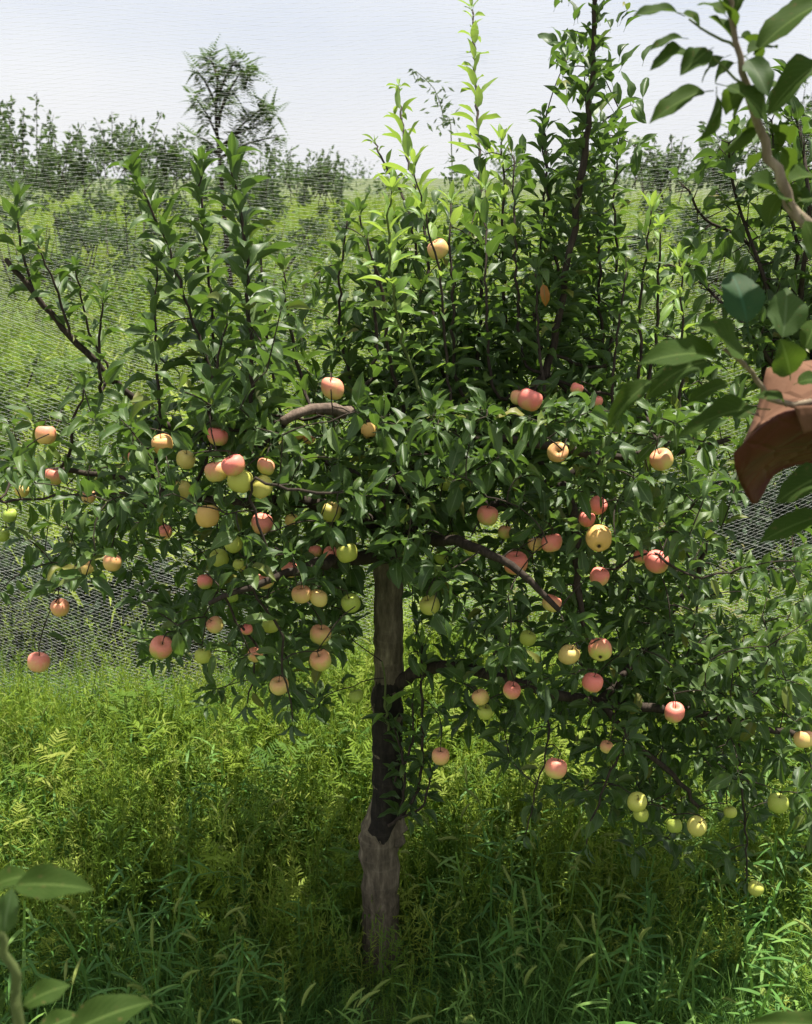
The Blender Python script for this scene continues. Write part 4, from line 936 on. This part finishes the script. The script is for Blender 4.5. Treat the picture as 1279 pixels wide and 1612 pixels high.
for idx in np.argsort(d0):
    q, kind = ATT[idx]
    dist = np.linalg.norm(NPTS[:nn] - q, axis=1) + .5 * np.maximum(0, NPTS[:nn, 2] - q[2] - .12) * (kind == 'leaf')
    j = int(np.argmin(dist)); s = NPTS[j].copy(); ln = np.linalg.norm(q - s)
    if ln < .012: continue
    n = max(3, int(ln / .03) + 2); tt = np.linspace(0, 1, n)[:, None]
    sag = np.array([RNG.normal(0, .12), RNG.normal(0, .12), .16 if kind == 'leaf' else .25]) * ln
    pts = s + (q - s) * tt + sag * (tt * (1 - tt)) * 1.6
    r0 = min(max(.0012 + .008 * ln, .0014), max(.0016, NRAD[j] * .7)); r1 = .0012
    tw.tube(pts, np.linspace(r0, r1, n), 5)
    k = min(n - 1, 60000 - nn); NPTS[nn:nn + k] = pts[1:1 + k]; NRAD[nn:nn + k] = np.linspace(r0, r1, n)[1:1 + k]; nn += k
    tan = unit(pts[-1] - pts[-2])
    def around(p, tan, a, el, size, age='o'):
        s1 = unit(np.cross(tan, [.2, 1, .1])); s2 = np.cross(tan, s1)
        d = (s1 * math.cos(a) + s2 * math.sin(a)) * math.cos(el) + tan * math.sin(el) + np.array([0, -.05, .12])
        up = np.array([RNG.normal(0, .45), RNG.normal(-.15, .45), 1.0]); queue(p, d, up, size, RNG.uniform(.8, 1.1), age)
    if kind == 'leaf':
        c = RNG.integers(5, 9); a0 = RNG.random() * 6
        for k in range(c): around(pts[-1], tan, a0 + k * 2.4, RNG.uniform(.0, .7), RNG.uniform(.036, .070))
    for i in range(1, n - 1):
        if kind == 'leaf' and RNG.random() < .6 or kind == 'apple' and RNG.random() < .2: around(pts[i], tan, RNG.random() * 6.28, RNG.uniform(.1, .7), RNG.uniform(.036, .066))
o = tw.build('twigs', M_TWIG, tree, T0); o['kind'] = 'stuff'

# ---- sort out the leaves
P = np.array([l[0] for l in PEND]); Dv = np.array([l[1] for l in PEND]); LN = np.array([l[3] for l in PEND])
keep = np.ones(len(PEND), bool)
for f in (.3, .6, .9, 1.1):
    X, Yp, Z = proj(P + Dv * (LN * f)[:, None])
    for px, py, r, dz, hid in AP:
        hit = (np.hypot(X - px, Yp - py) < r * (1.22 - .8 * hid)) & (Z < dz + .01)
        if hid > .15: hit &= RNG.random(len(P)) > hid * .55
        keep &= ~hit
    # the bare parts of the trunk and of the curved limb stay in view
    keep &= ~((np.abs(X - 608) < 32) & (Yp > 925) & (Yp < 1075) & (RNG.random(len(P)) < .85))
    keep &= ~((np.abs(X - 600) < 30) & (Yp > 1310))
    sx = np.interp(Yp, [0, 110, 215, 270, 380, 500, 600], [940, 932, 924, 916, 900, 880, 850]); keep &= ~((np.abs(X - sx) < 11) & (Yp < 600) & (Z < 2.85) & (RNG.random(len(P)) < .12))
    keep &= ~((X > 442) & (X < 560) & (np.abs(Yp - 655) < 16) & (Z < 2.75) & (RNG.random(len(P)) < .8))
PEND = [l for l, k in zip(PEND, keep) if k]
n = len(PEND); SH = RNG.integers(0, 8, n)
for i, l in enumerate(PEND):
    if l[5] == 'y': SH[i] = RNG.integers(0, 3)
def placed(i):
    p, d, up, ln, wf, age, ow = PEND[i]; V, F, U = (SMALL if age == 'y' else SHAPES)[SH[i]]
    x, dd, nn_ = frame(d, up); return p + ln * (V[:, :1] * x * wf + V[:, 1:2] * dd + V[:, 2:] * nn_), F, U
GW, GH = 320, 404; zb = np.full(GW * GH, 9e9); ib = np.full(GW * GH, -1)
allV = [placed(i)[0] for i in range(n)]
lens = [len(v) for v in allV]; AV = np.concatenate(allV); own = np.repeat(np.arange(n), lens)
mid = np.concatenate([AV, np.concatenate([np.vstack([v[1:], v[:1]]) * .5 + v * .5 for v in allV])]); own2 = np.r_[own, own]
X, Yp, Z = proj(mid); gi_ = (X / 4).astype(int); gj = (Yp / 4).astype(int); ok = (gi_ >= 0) & (gi_ < GW) & (gj >= 0) & (gj < GH)
cell = gj[ok] * GW + gi_[ok]; order = np.lexsort((Z[ok], cell)); cs = cell[order]; first = np.r_[True, cs[1:] != cs[:-1]]
win = np.bincount(own2[ok][order][first], minlength=n)
single = set(np.argsort(-win)[:298].tolist())
mo, my = MB(), MB()
for i in range(n):
    p, d, up, ln, wf, age, ow = PEND[i]
    if i in single:
        mat = M_YOUNG if age == 'y' else M_LEAF
        put_leaf(p, d, up, ln, ln * wf, int(SH[i]), mat, ow or tree, T0, 'small' if age == 'y' else 'big')
    else:
        V, F, U = placed(i); (my if age == 'y' else mo).add(V, F, U, RNG.random())
V = np.concatenate(mo.V + my.V); F = np.concatenate(mo.F + [f + mo.n for f in my.F]); nf = sum(len(f) for f in mo.F)
M_YOUNGS = leaf_material('young apple foliage', YNG, (.26, .36, .14), 'tint', trans=.42, tcol=(.4, .55, .05))
fo = link('foliage', new_mesh('foliage', V - T0, F, [M_LEAFS, M_YOUNGS], np.concatenate(mo.U + my.U), True, np.r_[np.zeros(nf), np.ones(len(F) - nf)], np.concatenate(mo.T + my.T)), tree)
fo['kind'] = 'stuff'
print('LEAVES', n, 'twig nodes', nn, 'attractors', len(ATT))
q = at(853, 455, 2.35)
o = put_leaf(q + np.array([0, 0, .02]), (.2, -.3, -1), (0, -1, .3), .05, .055, 1, M_RUST, tree, T0); o['label'] = 'orange-red dying leaf'

# ================================================================== NEIGHBOURING TREE AT THE RIGHT (behind)
def side_tree():
    Y = 3.0; base = np.array([1.75, 3.05, 0.0]); root = empty('apple_tree', base)
    tag(root, 'darker apple tree at the right edge behind the main tree, without visible fruit', 'tree')
    mb = MB(); pts = catmull([(0, 0, 0), (-.02, 0, .5), (0, .02, 1.0), (.02, 0, 1.5)], .06); mb.tube(pts, np.linspace(.05, .03, len(pts)), 12, bump=.15); mb.build('trunk', M_BARK, root)
    fol, twg = MB(), MB(); pend = []
    heads = [((1235, 640), [(1215, 480), (1165, 330), (1150, 265), (1148, 225)]), ((1260, 600), [(1190, 400), (1110, 345), (1085, 300)]), ((1280, 560), [(1255, 380), (1225, 280), (1215, 190)]),
             ((1290, 560), [(1275, 330), (1262, 220), (1245, 160)]), ((1270, 620), [(1180, 520), (1120, 460), (1085, 420)]), ((1300, 640), [(1290, 450), (1275, 330), (1285, 240)])]
    for st, rest in heads:
        P_ = [base + np.array([0, 0, 1.2])] + [at(*st, Y)] + [at(a, b_, Y + RNG.normal(0, .06)) for a, b_ in rest]
        S = catmull(P_, .03); m_ = MB(); m_.tube(S, np.linspace(.014, .003, len(S)), 7, bump=.1); m_.build('branch', M_TWIG, root, base)
        for i in range(len(S) // 4, len(S)):
            for _ in range(3):
                q0 = S[i]; d = unit(RNG.normal(0, 1, 3) + np.array([0, 0, .35])); ln = RNG.uniform(.0, .14) * (1 - .6 * i / len(S)); e = q0 + d * ln
                twg.tube([q0, e], [.002, .0012], 4)
                for k in range(2 if ln > .05 else 1): pend.append((e, unit(RNG.normal(0, .6, 3) + d + np.array([0, 0, .2])), np.array([RNG.normal(0, .4), RNG.normal(0, .4), 1]), RNG.uniform(.05, .085), RNG.integers(0, 8)))
    scored = sorted(range(len(pend)), key=lambda i: pend[i][0][1]); vis = [i for i in scored if proj(pend[i][0])[0] < 1275][:90]; vs = set(vis)
    for i, (p, d, up, ln, sh) in enumerate(pend):
        if i in vs: put_leaf(p, d, up, ln, ln, int(sh), M_LEAF, root, base)
        else:
            V, F, U = SHAPES[sh]; x, dd, n_ = frame(d, up); fol.add(p + ln * (V[:, :1] * x + V[:, 1:2] * dd + V[:, 2:] * n_) - base, F, U, RNG.random())
    twg.build('twigs', M_TWIG, root, base)['kind'] = 'stuff'; fol.build('foliage', M_LEAFS, root)['kind'] = 'stuff'
side_tree()

# ================================================================== NEAR BRANCHES
def near_branch(name, label, root_px, Y, stems, leaves, mat=M_PALEB):
    base = at(*root_px, Y); root = empty(name, base); tag(root, label, 'branch')
    for pts in stems:
        limb([(a, b_, Y + dy, r) for a, b_, dy, r in pts], 'stem', mat if pts[0][3] > 4 else M_STALK, .012, 10, .06, root, base)
    for (bx, by), (tx, ty), wpx, dyb, dyt, sh, mt, roll in leaves:
        p, e = at(bx, by, Y + dyb), at(tx, ty, Y + dyt); d = e - p; ln = np.linalg.norm(d); V = NEAR[sh][0]; ext = V[:, 1].max()
        wd = wpx * depth_of(p) / FPX / (V[:, 0].max() - V[:, 0].min())
        put_leaf(p, d, np.array([math.sin(roll), -math.cos(roll) * .45, .8 * math.cos(roll)]) if roll is not None else np.array([0, -1, .25]), ln / ext, wd, sh, mt, root, base, 'near')
    return root
Na, Te, Pa = M_NEAR, M_TEAL, M_PALE
near_branch('apple_branch', 'pale-barked branch with large leaves reaching up at the top right corner', (1290, 375), 1.32,
  [[(1310, 390, 0, 12), (1270, 350, 0, 10.5), (1245, 318, 0, 9), (1222, 262, 0, 8), (1200, 205, 0, 7), (1178, 130, -.01, 5.5), (1162, 70, -.01, 4.8), (1148, 0, -.02, 4), (1140, -60, -.02, 4)],
   [(1186, 150, 0, 2.5), (1140, 110, -.03, 2), (1110, 75, -.04, 1.5)], [(1165, 80, 0, 2.5), (1120, 50, .02, 2), (1085, 30, .03, 1.5)]],
  [((1080, 22), (1003, 8), 34, .02, .0, 0, Na, .2), ((1068, 18), (1110, 34), 34, .02, .02, 1, Na, -.2), ((1085, 58), (1025, 66), 22, 0, -.02, 0, Na, .1), ((1096, 78), (1032, 84), 34, 0, -.03, 5, Na, .1),
   ((1125, 72), (1074, 110), 40, -.03, -.06, 4, Na, .3), ((1150, 84), (1096, 116), 34, 0, .02, 5, Na, 0), ((1125, 138), (1028, 170), 44, -.02, -.06, 0, Na, .15), ((1132, 136), (1112, 222), 32, -.02, -.05, 3, Na, 1.0),
   ((1128, 128), (1222, 168), 60, -.03, -.05, 5, Na, -.1), ((1168, 90), (1226, 58), 36, 0, .03, 0, Na, -.2), ((1172, 84), (1212, 142), 44, 0, -.05, 4, Pa, -.2), ((1330, -10), (1190, 48), 62, .05, 0, 0, Na, -.1),
   ((1315, 88), (1219, 136), 54, .03, -.03, 5, Na, 0), ((1250, 328), (1184, 272), 56, -.02, -.06, 4, Na, .2), ((1158, 62), (1134, -30), 44, 0, -.04, 0, Na, .1), ((1160, 70), (1122, 18), 36, 0, .03, 3, Na, .4),
   ((1152, 45), (1170, -40), 40, 0, 0, 6, Na, -.3), ((1195, 190), (1240, 210), 36, .03, .08, 1, Na, 0), ((1210, 225), (1262, 250), 44, .04, .1, 2, Na, 0), ((1232, 290), (1300, 262), 46, .03, .08, 0, Na, 0),
   ((1250, 320), (1300, 300), 44, .02, .05, 5, Na, 0), ((1188, 165), (1165, 235), 30, .05, .09, 6, Na, .4), ((1180, 140), (1150, 190), 34, .04, .06, 3, Na, .2), ((1190, 165), (1236, 185), 40, .05, .06, 4, Na, -.3),
   ((1262, 335), (1298, 410), 40, -.01, -.04, 0, Na, -.2), ((1215, 240), (1176, 262), 30, .06, .1, 3, Na, .2), ((1158, 55), (1205, 75), 34, .03, .06, 6, Na, -.2), ((1150, 30), (1108, -8), 36, .01, .02, 5, Na, .2),
   ((1176, 120), (1140, 168), 36, .02, .05, 5, Na, .3), ((1190, 150), (1226, 118), 34, .03, .05, 0, Na, -.1), ((1200, 200), (1170, 210), 28, .05, .08, 3, Na, .1), ((1228, 285), (1268, 330), 40, .04, .06, 6, Na, -.4),
   ((1205, 215), (1250, 195), 38, .05, .1, 1, Na, -.2), ((1165, 95), (1120, 118), 36, .02, .03, 1, Na, .2), ((1240, 300), (1206, 330), 34, .05, .08, 7, Na, .3), ((1150, 10), (1190, -20), 40, .01, .04, 0, Na, 0)])
near_branch('apple_branch', 'leafy twig carrying the brown paper bag at the right edge', (1300, 632), 1.28,
  [[(1320, 632, 0, 6), (1270, 634, 0, 5.5), (1235, 640, 0, 5), (1212, 622, -.01, 4.2), (1170, 575, -.03, 4), (1140, 550, -.04, 3)]],
  [((1150, 562), (1026, 545), 62, -.04, -.1, 0, Na, .25), ((1186, 578), (1112, 503), 78, -.04, -.06, 4, Na, .3), ((1180, 528), (1160, 418), 68, 0, .03, 5, Te, None), ((1230, 548), (1244, 448), 62, 0, .03, 4, Pa, None),
   ((1246, 600), (1235, 538), 56, -.03, -.05, 4, Na, None), ((1040, 588), (958, 650), 34, .02, -.02, 1, Na, .1), ((1215, 640), (1082, 652), 44, -.02, -.05, 5, Na, .1), ((1135, 565), (1032, 585), 52, .03, 0, 2, Na, .2),
   ((1160, 600), (1085, 622), 30, .02, 0, 0, Na, .1), ((1248, 605), (1290, 590), 34, -.03, -.04, 1, Na, 0), ((1240, 640), (1216, 610), 26, -.04, -.06, 2, Na, .2), ((1310, 808), (1205, 836), 44, 0, -.04, 0, Na, .1),
   ((1320, 742), (1236, 768), 54, 0, -.04, 5, Na, .2), ((1262, 560), (1290, 500), 44, .02, .04, 0, Na, None)])
near_branch('apple_branch', 'out-of-focus leafy shoot rising at the bottom left corner', (30, 1640), .82,
  [[(36, 1680, 0, 10), (30, 1612, 0, 9), (18, 1540, 0, 8), (6, 1480, 0, 6.5), (-4, 1420, 0, 5)]],
  [((2, 1395), (132, 1386), 56, 0, -.02, 0, Na, -.1), ((4, 1480), (16, 1402), 44, -.01, 0, 4, Pa, None), ((24, 1590), (98, 1545), 42, -.01, 0, 5, Na, 0), ((80, 1640), (228, 1566), 62, -.02, 0, 0, Na, -.1),
   ((20, 1560), (-40, 1600), 60, -.02, -.03, 4, Na, .1), ((-20, 1400), (34, 1372), 40, .02, .02, 1, Na, 0), ((40, 1640), (120, 1590), 40, .01, .03, 5, Na, 0)], M_STALK)
near_branch('apple_branch', 'single blurred leaf tip at the bottom right corner', (1330, 1625), .8,
  [[(1400, 1640, 0, 4), (1345, 1625, 0, 3)]], [((1345, 1625), (1192, 1600), 40, 0, -.01, 0, Na, .1)], M_STALK)

# ---- the paper bag: tan outside, red-brown waxed lining, torn open and folded up
def paper(name, c1, c2, rough):
    m, t, b, out = nodes(name); tcn = N(t, 'ShaderNodeTexCoord'); n1 = N(t, 'ShaderNodeTexNoise', Scale=22.0, Detail=6.0); L(t, tcn.outputs['Object'], n1.inputs['Vector'])
    L(t, ramp(t, n1.outputs['Fac'], [(.3, c1), (.7, c2)]), b.inputs['Base Color']); b.inputs['Roughness'].default_value = rough
    b.inputs['Specular IOR Level'].default_value = .25
    vo = N(t, 'ShaderNodeTexVoronoi', Scale=26.0, feature='DISTANCE_TO_EDGE'); L(t, tcn.outputs['Object'], vo.inputs['Vector'])
    bp = N(t, 'ShaderNodeBump', Strength=.5, Distance=.006); L(t, mathn(t, 'ADD', mathn(t, 'MULTIPLY', n1.outputs['Fac'], .6), mathn(t, 'MINIMUM', mathn(t, 'MULTIPLY', vo.outputs['Distance'], 5.0), .8)), bp.inputs['Height']); L(t, bp.outputs[0], b.inputs['Normal'])
    tr = N(t, 'ShaderNodeBsdfTranslucent'); tr.inputs['Color'].default_value = (*[x * .8 for x in c2], 1); ms = N(t, 'ShaderNodeMixShader', Fac=.12)
    L(t, b.outputs[0], ms.inputs[1]); L(t, tr.outputs[0], ms.inputs[2]); L(t, ms.outputs[0], out.inputs['Surface']); return m
M_TAN = paper('tan paper', (.11, .052, .027), (.165, .08, .043), .85); M_RED = paper('red-brown waxed paper', (.062, .016, .008), (.095, .025, .012), .6)
def sheet(name, rows, mat, root, base, thick=.0012, jit=.002):
    """a sheet of paper through rows of (px, py, Y) points, with real thickness"""
    A = np.array([[at(*p) for p in row] for row in rows]); nr, nc = A.shape[:2]
    def up(A, ax):
        A = np.moveaxis(A, ax, 0); out = np.stack([catmull_n(A[:, k], 4) for k in range(A.shape[1])], 1); return np.moveaxis(out, 0, ax)
    A = up(up(A, 0), 1); nr, nc = A.shape[:2]; cre = RNG.normal(0, 1, (6, 2)); gi0, gj0 = np.meshgrid(np.arange(nr) / nr, np.arange(nc) / nc, indexing='ij')
    ridge = sum(np.abs(((gi0 * c_[0] + gj0 * c_[1]) * 2.2 + k * .37) % 1 - .5) for k, c_ in enumerate(cre)) / 6
    A = A + np.array([0, 1., .3]) * (ridge[..., None] - .25) * jit * 3
    du = np.gradient(A, axis=0); dv = np.gradient(A, axis=1); nrm = np.cross(du, dv); nrm /= np.linalg.norm(nrm, axis=-1, keepdims=True) + 1e-9
    V = np.concatenate([(A + nrm * thick).reshape(-1, 3), (A - nrm * thick).reshape(-1, 3)]) - base; F = []; o = nr * nc
    for i in range(nr - 1):
        for j in range(nc - 1):
            a = i * nc + j; F.append((a, a + 1, a + nc + 1, a + nc)); F.append((o + a, o + a + nc, o + a + nc + 1, o + a + 1))
    ring = [(0, j) for j in range(nc)] + [(i, nc - 1) for i in range(1, nr)] + [(nr - 1, j) for j in range(nc - 2, -1, -1)] + [(i, 0) for i in range(nr - 2, 0, -1)]
    for k in range(len(ring)):
        a = ring[k][0] * nc + ring[k][1]; b_ = ring[(k + 1) % len(ring)]; b_ = b_[0] * nc + b_[1]; F.append((a, o + a, o + b_, b_))
    return link(name, new_mesh(name, V, F, mat), root)
def catmull_n(P, n):
    Q = np.vstack([2 * P[0] - P[1], P, 2 * P[-1] - P[-2]]); out = []
    for i in range(1, len(Q) - 2):
        for t_ in np.linspace(0, 1, n, endpoint=False):
            a, b_, c_, d_ = Q[i - 1], Q[i], Q[i + 1], Q[i + 2]; out.append(.5 * (2 * b_ + (c_ - a) * t_ + (2 * a - 5 * b_ + 4 * c_ - d_) * t_ * t_ + (3 * b_ - a - 3 * c_ + d_) * t_ ** 3))
    out.append(P[-1]); return np.array(out)
bb = at(1260, 640, 1.33); bag = empty('fruit_bag', bb); tag(bag, 'torn brown paper fruit bag with red-brown lining hanging from the twig at the right edge', 'paper bag')
YB = 1.36
sheet('outer_paper', [[(1207, 580, YB + .05), (1250, 572, YB + .05), (1320, 562, YB + .05)], [(1190, 650, YB + .02), (1240, 630, YB + .0), (1325, 610, YB + .0)], [(1174, 690, YB - .01), (1228, 655, YB - .03), (1330, 640, YB - .03)], [(1161, 719, YB - .03), (1208, 664, YB - .055), (1335, 650, YB - .06)]], M_TAN, bag, bb)
sheet('lining', [[(1156, 712, YB - .05), (1203, 668, YB - .082), (1252, 644, YB - .09), (1335, 648, YB - .09)], [(1159, 742, YB - .045), (1205, 708, YB - .06), (1255, 690, YB - .065), (1335, 690, YB - .065)], [(1172, 772, YB - .01), (1200, 750, YB + .01), (1235, 728, YB + .02), (1335, 715, YB + .03)], [(1186, 794, YB - .0), (1196, 786, YB + .01), (1232, 738, YB + .03), (1335, 722, YB + .04)]], M_RED, bag, bb)
sheet('folded_flap', [[(1250, 640, YB - .10), (1275, 638, YB - .10), (1340, 636, YB - .10)], [(1258, 662, YB - .104), (1280, 658, YB - .104), (1340, 652, YB - .104)], [(1265, 683, YB - .102), (1283, 676, YB - .102), (1340, 662, YB - .102)]], M_TAN, bag, bb)
